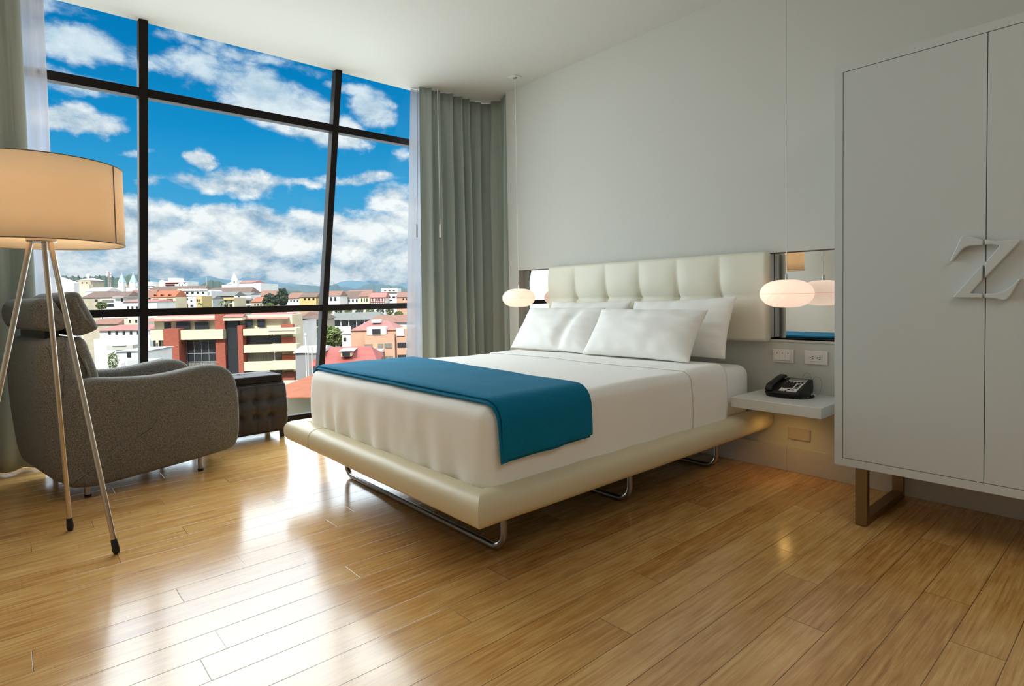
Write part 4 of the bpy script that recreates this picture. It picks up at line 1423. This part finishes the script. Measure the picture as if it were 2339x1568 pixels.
for c_ in (278, 304):
    x_ = b_.x(c_)
    z0, z1, z2 = b_.z(c_, 655), b_.z(c_, 645), b_.z(c_, 625)
    tw = obj('tower', MB().box(x_ - 1.9, x_ + 1.9, 0, 3.8, 0, z1), E_['white'], b_.t, True, smooth=False)
    mb = MB().cyl((x_, 1.9, z1), (x_, 1.9, z2), 2.3, .15, 8)
    obj('spire', mb, E_['blue'], tw, True, smooth=False)
    mb = MB()
    for k in range(4):
        a = math.pi / 4 + k * math.pi / 2
        mb.cyl((x_ + 2.2 * math.cos(a), 1.9 + 2.2 * math.sin(a), z1), (x_ + .2 * math.cos(a), 1.9 + .2 * math.sin(a), z2 - .8), .38, .2, 6)
    obj('spire_rib', mb, E_['white'], tw, True, smooth=False)
    obj('cross', MB().box(x_ - .12, x_ + .12, 1.8, 2.0, z2, z2 + 1.1).box(x_ - .4, x_ + .4, 1.8, 2.0, z2 + .55, z2 + .75), E_['steel'], tw, True, smooth=False)
mt = Site('lattice_mast', 'red and white lattice antenna mast left of the twin spires', 'mast', 248, 256, 330, 0)
mb = MB()
z0, z1 = mt.z(252, 662), mt.z(252, 620)
for k in range(3):
    a = k * 2 * math.pi / 3
    mb.cyl((1.0 * math.cos(a), 1.0 * math.sin(a), 0), (.45 * math.cos(a), .45 * math.sin(a), z1), .12, .1, 6)
for i in range(14):
    zz = z0 + (z1 - z0) * i / 14; rr = .78 - .33 * i / 14
    q = [(rr * math.cos(k * 2 * math.pi / 3), rr * math.sin(k * 2 * math.pi / 3)) for k in range(3)]
    for k in range(3):
        mb.cyl((*q[k], zz), (*q[(k + 1) % 3], zz + (z1 - z0) / 14), .07, n=5)
obj('lattice', mb, E_['mast'], mt.t, True, smooth=False)
for i, (dx, dz) in enumerate(((.9, -1.2), (-1.0, -2.0), (.8, -3.0), (-.7, -.4))):
    obj('antenna_panel', MB().box(dx - .3, dx + .3, -.3, .3, z1 + dz - .5, z1 + dz + .5), E_['white'], mt.t, True, smooth=False)

for nm, lab, pl, pr, pe, prg, D, wm, rm, wn in (
    ('tile_roof_row', 'long weathered brown roof with dark eaves right above the armchair headrest', 188, 292, 680, 667, 250, 'beige', 'brown', (214, 256, 684, 690, 3)),
    ('tile_roof_row', 'low pale roofed house behind the long brown roof at the left', 196, 246, 666, 657, 320, 'white', 'tin', None),
    ('tile_roof_row', 'brown hip roofed house partly behind the left window post', 284, 348, 682, 663, 262, 'grey', 'tile', None),
    ('tile_roof_row', 'pink roofed white veranda house left of the window post above the crossbar', 281, 360, 690, 685, 215, 'white', 'pink', (288, 318, 700, 706, 3)),
    ('tile_roof_row', 'small orange tiled house right of the white arched balconies', 574, 610, 690, 679, 258, 'beige', 'orange', (580, 600, 694, 699, 3)),
    ('tile_roof_row', 'long brown roof running behind the white hotel', 333, 470, 668, 654, 330, 'peach', 'brown', None),
    ('tile_roof_row', 'long dark brown roof right of the white hotel below the church', 470, 575, 670, 657, 310, 'white', 'brown', None),
    ('tile_roof_row', 'terracotta roof to the right of the church nave', 588, 640, 676, 664, 330, 'beige', 'tile', None),
    ('tile_roof_row', 'yellow house under a brown roof just left of the right window post', 684, 724, 679, 669, 265, 'yellow', 'brown', (692, 722, 681, 686, 3)),
    ('tile_roof_row', 'white house with a tiled roof right of the dark trees', 655, 690, 682, 669, 270, 'white', 'tile', (662, 684, 686, 690, 3)),
    ('tile_roof_row', 'white house with red shutters just right of the right window post', 744, 778, 676, 665, 262, 'white', 'tile', (752, 772, 679, 688, 2)),
    ('tile_roof_row', 'white terrace under a long tiled roof right of the red shuttered house', 776, 825, 681, 666, 275, 'white', 'brown', (794, 820, 684, 691, 3)),
    ('tile_roof_row', 'long tiled roof behind the gabled dormer house', 790, 850, 670, 663, 330, 'white', 'tile', None),
    ('tile_roof_row', 'gabled cream house with a single dormer left of the red timber house', 820, 846, 678, 667, 268, 'cream', 'tile', (824, 842, 682, 690, 3)),
    ('tile_roof_row', 'peach walled house at the sheer curtain, right of the white block', 906, 945, 679, 667, 268, 'peach', 'tile', (918, 934, 682, 686, 2)),
):
    b_ = Site(nm, lab, 'building', pl, pr, D, 0)
    b_.rect('wall', pl + 1, pr - 1, pe, None, 0, 12, wm)
    b_.gable(pl, pr, pe, prg, 12, rm, .5, .06)
    if wn: b_.wins(wn[0], wn[1], wn[2], wn[3], wn[4], .45)

b_ = Site('veranda_house', 'white two storey veranda house between the palm and the pink roof', 'building', 228, 284, 226, 0)
b_.rect('wall', 230, 284, 683, None, 0, 9, 'white')
b_.rect('veranda_opening', 234, 260, 685, 691, -.2, .1, 'shut')
b_.rect('veranda_opening', 238, 260, 694, 701, -.2, .1, 'glass')
b_.rect('awning', 258, 284, 678, 680, -1.5, 8, 'tin')
b_.wins(276, 284, 682, 690, 1, .5)

b_ = Site('white_terraces', 'white stepped block directly right of the left window post near the skyline', 'building', 326, 360, 430, 0)
b_.rect('wall', 326, 350, 644, None, 3, 16, 'white')
b_.rect('terrace', 330, 357, 651, None, -2, 3, 'white')
for y_ in (654, 658, 662):
    b_.rect('window_band', 334, 356, y_, y_ + 1.8, -2.2, -1.9, 'glass')
b_ = Site('terraced_hotel', 'terraced hotel with a white roof box and rounded white end near the skyline', 'building', 366, 432, 430, 0)
b_.rect('wall', 376, 426, 643, None, 0, 18, 'white')
b_.rect('roof_box', 387, 407, 635.5, 643, 3, 12, 'white')
for y_ in (645, 649.5):
    b_.rect('roof_band', 378, 425, y_, y_ + 1.7, -1.2, .1, 'pink')
    b_.rect('window_band', 380, 424, y_ + 2.2, y_ + 3.6, -.2, .1, 'glass')
mb = MB().lathe([(0, b_.z(373, 640)), (1.0, b_.z(373, 640.6)), (1.75, b_.z(373, 643.5)), (1.85, 0)], (b_.x(373), 0), 20)
obj('round_end', mb, E_['white'], b_.t, True)
b_ = Site('chapel', 'small white chapel front with a scrolled gable below the terraced hotel', 'church', 400, 432, 405, 0)
mb = MB(); X = lambda p: b_.x(p); Zc = lambda y_: b_.z(416, y_)
mb.prism([(X(401), 0), (X(430), 0), (X(430), Zc(651)), (X(427), Zc(647)), (X(424), Zc(650)), (X(420), Zc(648)), (X(417.5), Zc(644)), (X(415), Zc(642.5)), (X(412.5), Zc(644)), (X(410), Zc(649)), (X(405), Zc(650)), (X(402), Zc(649))], 'y', 0, 1.2)
obj('front_wall', mb, E_['white'], b_.t, True, smooth=False)
b_.rect('nave', 404, 427, 652, None, 1.2, 14, 'white')
b_.wins(409, 422, 650, 653, 2, .3)

b_ = Site('orange_roof_house', 'yellow house with a bright orange roof and three round dormers', 'building', 344, 404, 245, 3)
b_.rect('wall', 346, 402, 679, None, 0, 11, 'cream')
b_.gable(346, 401, 679, 664, 12, 'orange', .5, .07)
for c_ in (354, 369.5, 387):
    mb = MB().lathe([(.0, 0), (.75, 0), (.75, .0)], (0, 0), 16)
    d_ = MB(); zz = b_.z(c_, 675.3); x_ = b_.x(c_)
    d_.prism([(x_ + .62 * math.cos(R(a)), zz + .62 * math.sin(R(a))) for a in range(0, 181, 20)], 'y', .4, 3.4)
    dm = obj('dormer', d_, E_['orange'], b_.t, True, smooth=False)
    d_ = MB(); d_.prism([(x_ + .42 * math.cos(R(a)), zz + .05 + .42 * math.sin(R(a))) for a in range(0, 181, 20)], 'y', .3, .5)
    obj('dormer_window', d_, E_['glass'], dm, True, smooth=False)
    mb.bm.free()
b_.rect('oriel', 350, 361, 683, 690.5, -.8, 0, 'wood')
b_.rect('oriel', 381, 394, 683, 691, -.8, 0, 'wood')
b_.rect('oriel_window', 351, 360, 684, 687, -.9, -.7, 'glass')
b_.rect('oriel_window', 382, 393, 684, 687, -.9, -.7, 'glass')
b_.wins(361, 379, 684.5, 688, 3, .5)
b_.rect('balcony', 346, 402, 692, 694, -1.2, 0, 'cream')
b_.wins(366, 400, 697, 703, 4, .6)

b_ = Site('white_hotel', 'white four storey hotel with a battlement cornice, centre of the town', 'building', 406, 485, 255, 2)
b_.rect('wall', 407, 475, 663, None, 0, 14, 'white')
b_.rect('side_wing', 475, 484, 665, None, 1.5, 13, 'white')
b_.rect('cornice', 406, 476, 662, 664.5, -.5, .2, 'white')
for i in range(14):
    p_ = 408 + i * 4.9
    b_.rect('merlon', p_, p_ + 2.6, 660.4, 662, -.5, .1, 'white')
b_.wins(411, 472, 667, 672, 5, .45)
b_.wins(411, 436, 681, 686, 2, .42)
b_.rect('ledge', 406, 476, 675.5, 676.5, -.5, .2, 'white')
b_.wins(411, 432, 695, 703, 1, .8)
b_ = Site('narrow_white_house', 'narrow white house standing before the hotel', 'building', 428, 452, 224, 0)
b_.rect('wall', 431, 449, 678, None, 0, 8, 'white')
b_.rect('side', 449, 463, 677, None, .5, 8, 'yellow')
b_.wins(434, 442, 686, 690, 1, .5); b_.wins(434, 444, 696, 701, 1, .7)
b_.wins(450, 460, 684, 690, 2, .45, y=.5)
b_ = Site('blue_grey_house', 'pale blue house with a grey roof right of the hotel', 'building', 462, 488, 240, 0)
b_.rect('wall', 463, 487, 683, None, 0, 9, 'tin')
b_.gable(463, 487, 683, 676, 9, 'slate', .4, .05)
b_.wins(465, 484, 686, 690, 2, .55); b_.wins(470, 484, 697, 700, 3, .5)
b_ = Site('arcade_house', 'cream house with a grey arched roof and an arcade behind palms', 'building', 485, 538, 252, 0)
b_.rect('wall', 487, 536, 680, None, 0, 11, 'cream')
b_.gable(486, 537, 676.5, 667, 11, 'slate', .5, .04)
b_.rect('loggia', 488, 535, 677, 680, -.3, .2, 'glass')
b_.rect('parapet', 486, 537, 680, 685, -.8, 0, 'yellow')
b_.wins(488, 534, 687, 692, 4, .5); b_.wins(488, 534, 695, 703, 4, .62)
b_ = Site('arched_balcony_house', 'white house with arched balconies right of the arcade house', 'building', 536, 577, 268, 0)
b_.rect('wall', 538, 574, 675, None, 0, 11, 'white')
b_.gable(536, 573, 674, 669, 11, 'slate', .4, .05)
b_.gable(536, 575, 686, 682, 3, 'slate', .2, .05, 'lower_roof', -1.5)
b_.wins(540, 572, 688, 693, 3, .6); b_.wins(540, 574, 699, 703, 3, .5)
b_.wins(544, 550, 677, 679, 1, .7)

b_ = Site('white_church', 'big white church with a pointed bell tower near the middle of the skyline', 'church', 506, 600, 400, -2)
b_.rect('nave', 540, 597, 648, None, 2, 30, 'white')
b_.rect('apse', 582, 598, 647, None, -3, 2, 'white')
b_.gable(536, 580, 646, 641.5, 20, 'pink', .3, .02, y0=2)
b_.rect('wing', 509, 532, 651, None, 0, 22, 'white')
b_.gable(519, 540, 650, 642, 20, 'tin', .3, .0, 'wing_roof')
b_.rect('tower', 531.5, 543, 640, None, -2, 3, 'white')
z_ = b_.z(537, 640)
obj('spire', MB().cyl((b_.x(537.3), .5, z_), (b_.x(537.3), .5, b_.z(537, 623.5)), 2.3, .1, 8), E_['white'], b_.t, True, smooth=False)
b_.rect('belfry_opening', 535.5, 539, 642, 647, -2.2, -1.9, 'grey')
b_ = Site('thin_mast', 'thin red and white pole rising above the roofs left of the white church', 'mast', 472, 476, 380, 0)
obj('pole', MB().cyl((0, 0, 0), (0, 0, b_.z(474, 631)), .35, .15, 8), E_['mast'], b_.t, True)

b_ = Site('red_timber_house', 'white house striped with red timber left of the white block', 'building', 844, 882, 262, 0)
b_.rect('wall', 846, 880, 679, None, 0, 10, 'white')
b_.gable(844, 881, 680, 669, 11, 'pink', .5, .05)
for i in range(7):
    b_.rect('timber_post', 846.5 + i * 5.3, 848 + i * 5.3, 680, 694, -.3, 0, 'timber')
b_.rect('timber_rail', 846, 880, 679.5, 681, -.35, 0, 'timber')
b_.rect('timber_rail', 846, 880, 689.5, 690.5, -.35, 0, 'timber')
b_.wins(848, 878, 682, 688, 4, .5)
b_ = Site('white_block', 'white five storey block rising above the roofs at the right', 'building', 870, 910, 285, 3)
b_.rect('wall', 873, 908, 667, None, 0, 14, 'white')
b_.rect('penthouse', 872, 909, 658.5, 667, -1.2, 12, 'white')
b_.wins(876, 906, 663, 665.3, 3, .5, y=-1.2)
b_.wins(884, 906, 677.5, 681, 2, .6); b_.wins(886, 900, 684.5, 688, 1, .5); b_.wins(876, 882, 678, 681, 2, .3)


# --- trees
def crown(mb, c, rx, ry, rz, n, seed, size=.5):
    rnd = random.Random(seed)
    for i in range(n):
        while True:
            p = Vector((rnd.uniform(-1, 1), rnd.uniform(-1, 1), rnd.uniform(-1, 1)))
            if .25 < p.length < 1: break
        p = p.normalized() * (p.length ** .35) * (.8 + .35 * mnoise.noise(p * 2.1 + Vector((seed, 0, 0))))
        q = Vector((c[0] + p.x * rx, c[1] + p.y * ry, c[2] + p.z * rz))
        s_ = size * rnd.uniform(.6, 1.3)
        a = Vector((rnd.uniform(-1, 1), rnd.uniform(-1, 1), rnd.uniform(-1, 1))).normalized()
        b2 = a.orthogonal().normalized(); c2 = a.cross(b2)
        v = [mb.bm.verts.new(q + b2 * s_ * math.cos(t_) + c2 * s_ * .6 * math.sin(t_)) for t_ in (0, 1.3, 2.6, 3.9, 5.1)]
        mb.bm.faces.new(v)


def tree(name, label, px, pt, pb, wpx, D, m, seed, n=700, group=None, leaf=.04):
    s = Site(name, label, 'tree', px - wpx / 2, px + wpx / 2, D, 0, group)
    z1, z0 = s.z(px, pt), s.z(px, pb)
    rz, rx = (z1 - z0) / 2, wpx * s.k / 2
    mb = MB()
    crown(mb, (0, 0, z0 + rz), rx, rx, rz, n, seed, leaf * rx * 2)
    obj('foliage', mb, E_[m], s.t, True, smooth=False)
    obj('trunk', MB().cyl((0, 0, 0), (0, 0, z0 + rz), rx * .07 + .1, rx * .03 + .05, 8), E_['trunk'], s.t, True)
    return s
tree('broadleaf_tree', 'large round green tree left of the garage, cut by the window post', 742, 744, 796, 88, 146, 'leaf', 3, 3200, leaf=.045)
tree('broadleaf_tree', 'smaller blue green bush tree right of the large round tree', 776, 757, 792, 34, 166, 'leaf2', 5, 1200, leaf=.06)
tree('conifer', 'tall dark conifer right of the orange tiled house', 646, 655, 704, 30, 245, 'leaf2', 8, 1500, leaf=.07)
tree('conifer', 'wide dark tree left of the tall conifer', 618, 669, 704, 40, 248, 'leaf2', 9, 1500, leaf=.06)
tree('broadleaf_tree', 'green shrub at the foot of the dark conifers', 615, 692, 703, 22, 236, 'leaf', 10, 500, leaf=.08)
tree('broadleaf_tree', 'small tree tucked behind the white church roof', 575, 660, 670, 20, 340, 'leaf2', 12, 400, leaf=.08)
tree('broadleaf_tree', 'green tree beside the palm house above the armchair headrest', 232, 688, 708, 26, 210, 'palm', 14, 600, leaf=.08)
tree('broadleaf_tree', 'grey green bush by the flat white house behind the armchair', 252, 800, 852, 24, 72, 'leaf', 15, 700, leaf=.07)
tree('broadleaf_tree', 'round tree at the right end of the hedge of trees', 910, 710, 724, 22, 235, 'leaf', 16, 500, leaf=.08)
for i, p_ in enumerate((750, 772, 795, 820, 845, 868, 890)):
    tree('broadleaf_tree', ['dark tree at the left end of the row below the crossbar', 'second tree of the row below the crossbar', 'third tree of the row below the crossbar', 'middle tree of the row below the crossbar', 'fifth tree of the row below the crossbar', 'sixth tree of the row below the crossbar', 'dark tree at the right end of the row, beside the round tree'][i],
         p_, 703 - i * .4, 722, 21, 240, 'leaf2' if i % 2 else 'leaf', 20 + i, 420, 'trees in a row below the crossbar', leaf=.08)
for i, (p_, y_, lab) in enumerate(((457, 694, 'palm standing before the narrow white house'), (505, 690, 'palm in front of the arcade house, left one'), (520, 690, 'palm in front of the arcade house, right one'))):
    s = Site('palm', lab, 'tree', p_ - 5, p_ + 5, 205, 0, 'palms along the river')
    zt = s.z(p_, y_)
    obj('trunk', MB().cyl((0, 0, 0), (0, 0, zt), .18, .13, 8), E_['trunk'], s.t, True)
    mb = MB(); rnd = random.Random(i)
    for k in range(13):
        a = k * 2 * math.pi / 13 + rnd.uniform(-.2, .2); up_ = rnd.uniform(.2, 1.1)
        q = [Vector((math.cos(a) * r_ * 1.25, math.sin(a) * r_ * 1.25, zt + up_ * r_ * 1.6 - 1.9 * r_ * r_)) for r_ in (0, .3, .6, 1)]
        sd_ = Vector((-math.sin(a), math.cos(a), 0))
        for (A, B), (wa, wb) in zip(zip(q, q[1:]), ((.08, .22), (.22, .2), (.2, .02))):
            mb.bm.faces.new([mb.bm.verts.new(v) for v in (A - sd_ * wa, A + sd_ * wa, B + sd_ * wb, B - sd_ * wb)])
    obj('fronds', mb, E_['palm'], s.t, True, smooth=False)

# --- poles and street lamp by the yellow house
for i, (p_, y_, lab) in enumerate(((700, 791, 'concrete power pole with a crossarm, left of the pair by the warehouse'), (709, 793, 'concrete power pole, right of the pair by the warehouse'))):
    s = Site('power_pole', lab, 'pole', p_ - 2, p_ + 2, 62 + 5 * i, 0, 'power poles in the street')
    zt = s.z(p_, y_)
    obj('pole', MB().cyl((0, 0, 0), (0, 0, zt), .11, .08, 10), E_['conc'], s.t, True)
    obj('crossarm', MB().box(-.55, .55, -.05, .05, zt - .75, zt - .65), E_['conc'], s.t, True, smooth=False)
    for dx in (-.4, 0, .4):
        obj('insulator', MB().cyl((dx, 0, zt - .65), (dx, 0, zt - .45), .05, .03, 8), E_['white'], s.t, True)
s = Site('street_lamp', 'thin white street lamp with a globe in front of the round tree', 'lamp', 692, 698, 70, 0)
zt = s.z(695, 767)
obj('pole', MB().cyl((0, 0, 0), (0, 0, zt), .07, .045, 10), E_['white'], s.t, True)
obj('globe', MB().lathe([(0, zt - .05), (.12, zt), (.15, zt + .13), (.11, zt + .26), (0, zt + .3)], (0, 0), 14), E_['white'], s.t, True)


# --- hills: ridges with real depth
def ridge(name, pts, D, m, seed, rough, back, teeth=0.0):
    """pts: (picture column, picture row) of the crest"""
    mb = MB(); n = 220
    rnd = random.Random(seed)
    def crest(px):
        for (a, b0), (c, d0) in zip(pts, pts[1:]):
            if px <= c: return b0 + (d0 - b0) * (px - a) / (c - a)
        return pts[-1][1]
    p0, p1 = pts[0][0], pts[-1][0]
    def fn(u, v):
        px = p0 + (p1 - p0) * u
        q = at(px, crest(px), D)
        top = q.z + rough * nz((u * 60, 0, 0), 1.0, seed) + (teeth * abs(nz((u * 420, 1, 0), 1.0, seed)) if teeth else 0)
        f = 1 - abs(v - .5) * 2          # 0 front foot, 1 crest, 0 back foot
        s_ = f * f * (3 - 2 * f)
        dirv = Vector((q.x - CAM.x, q.y - CAM.y, 0)).normalized()
        pos = Vector((q.x, q.y, 0)) + dirv * ((v - .5) * back)
        z = GZ + (top - GZ) * s_ + (rough * .6 * nz((pos.x / D * 30, pos.y / D * 30, v * 3), 1, seed) * (1 - s_) * s_ * 4)
        return (pos.x, pos.y, z)
    mb.grid(fn, n, 17)
    return struct(name, mb, E_[m], angle=60 if not teeth else 20)
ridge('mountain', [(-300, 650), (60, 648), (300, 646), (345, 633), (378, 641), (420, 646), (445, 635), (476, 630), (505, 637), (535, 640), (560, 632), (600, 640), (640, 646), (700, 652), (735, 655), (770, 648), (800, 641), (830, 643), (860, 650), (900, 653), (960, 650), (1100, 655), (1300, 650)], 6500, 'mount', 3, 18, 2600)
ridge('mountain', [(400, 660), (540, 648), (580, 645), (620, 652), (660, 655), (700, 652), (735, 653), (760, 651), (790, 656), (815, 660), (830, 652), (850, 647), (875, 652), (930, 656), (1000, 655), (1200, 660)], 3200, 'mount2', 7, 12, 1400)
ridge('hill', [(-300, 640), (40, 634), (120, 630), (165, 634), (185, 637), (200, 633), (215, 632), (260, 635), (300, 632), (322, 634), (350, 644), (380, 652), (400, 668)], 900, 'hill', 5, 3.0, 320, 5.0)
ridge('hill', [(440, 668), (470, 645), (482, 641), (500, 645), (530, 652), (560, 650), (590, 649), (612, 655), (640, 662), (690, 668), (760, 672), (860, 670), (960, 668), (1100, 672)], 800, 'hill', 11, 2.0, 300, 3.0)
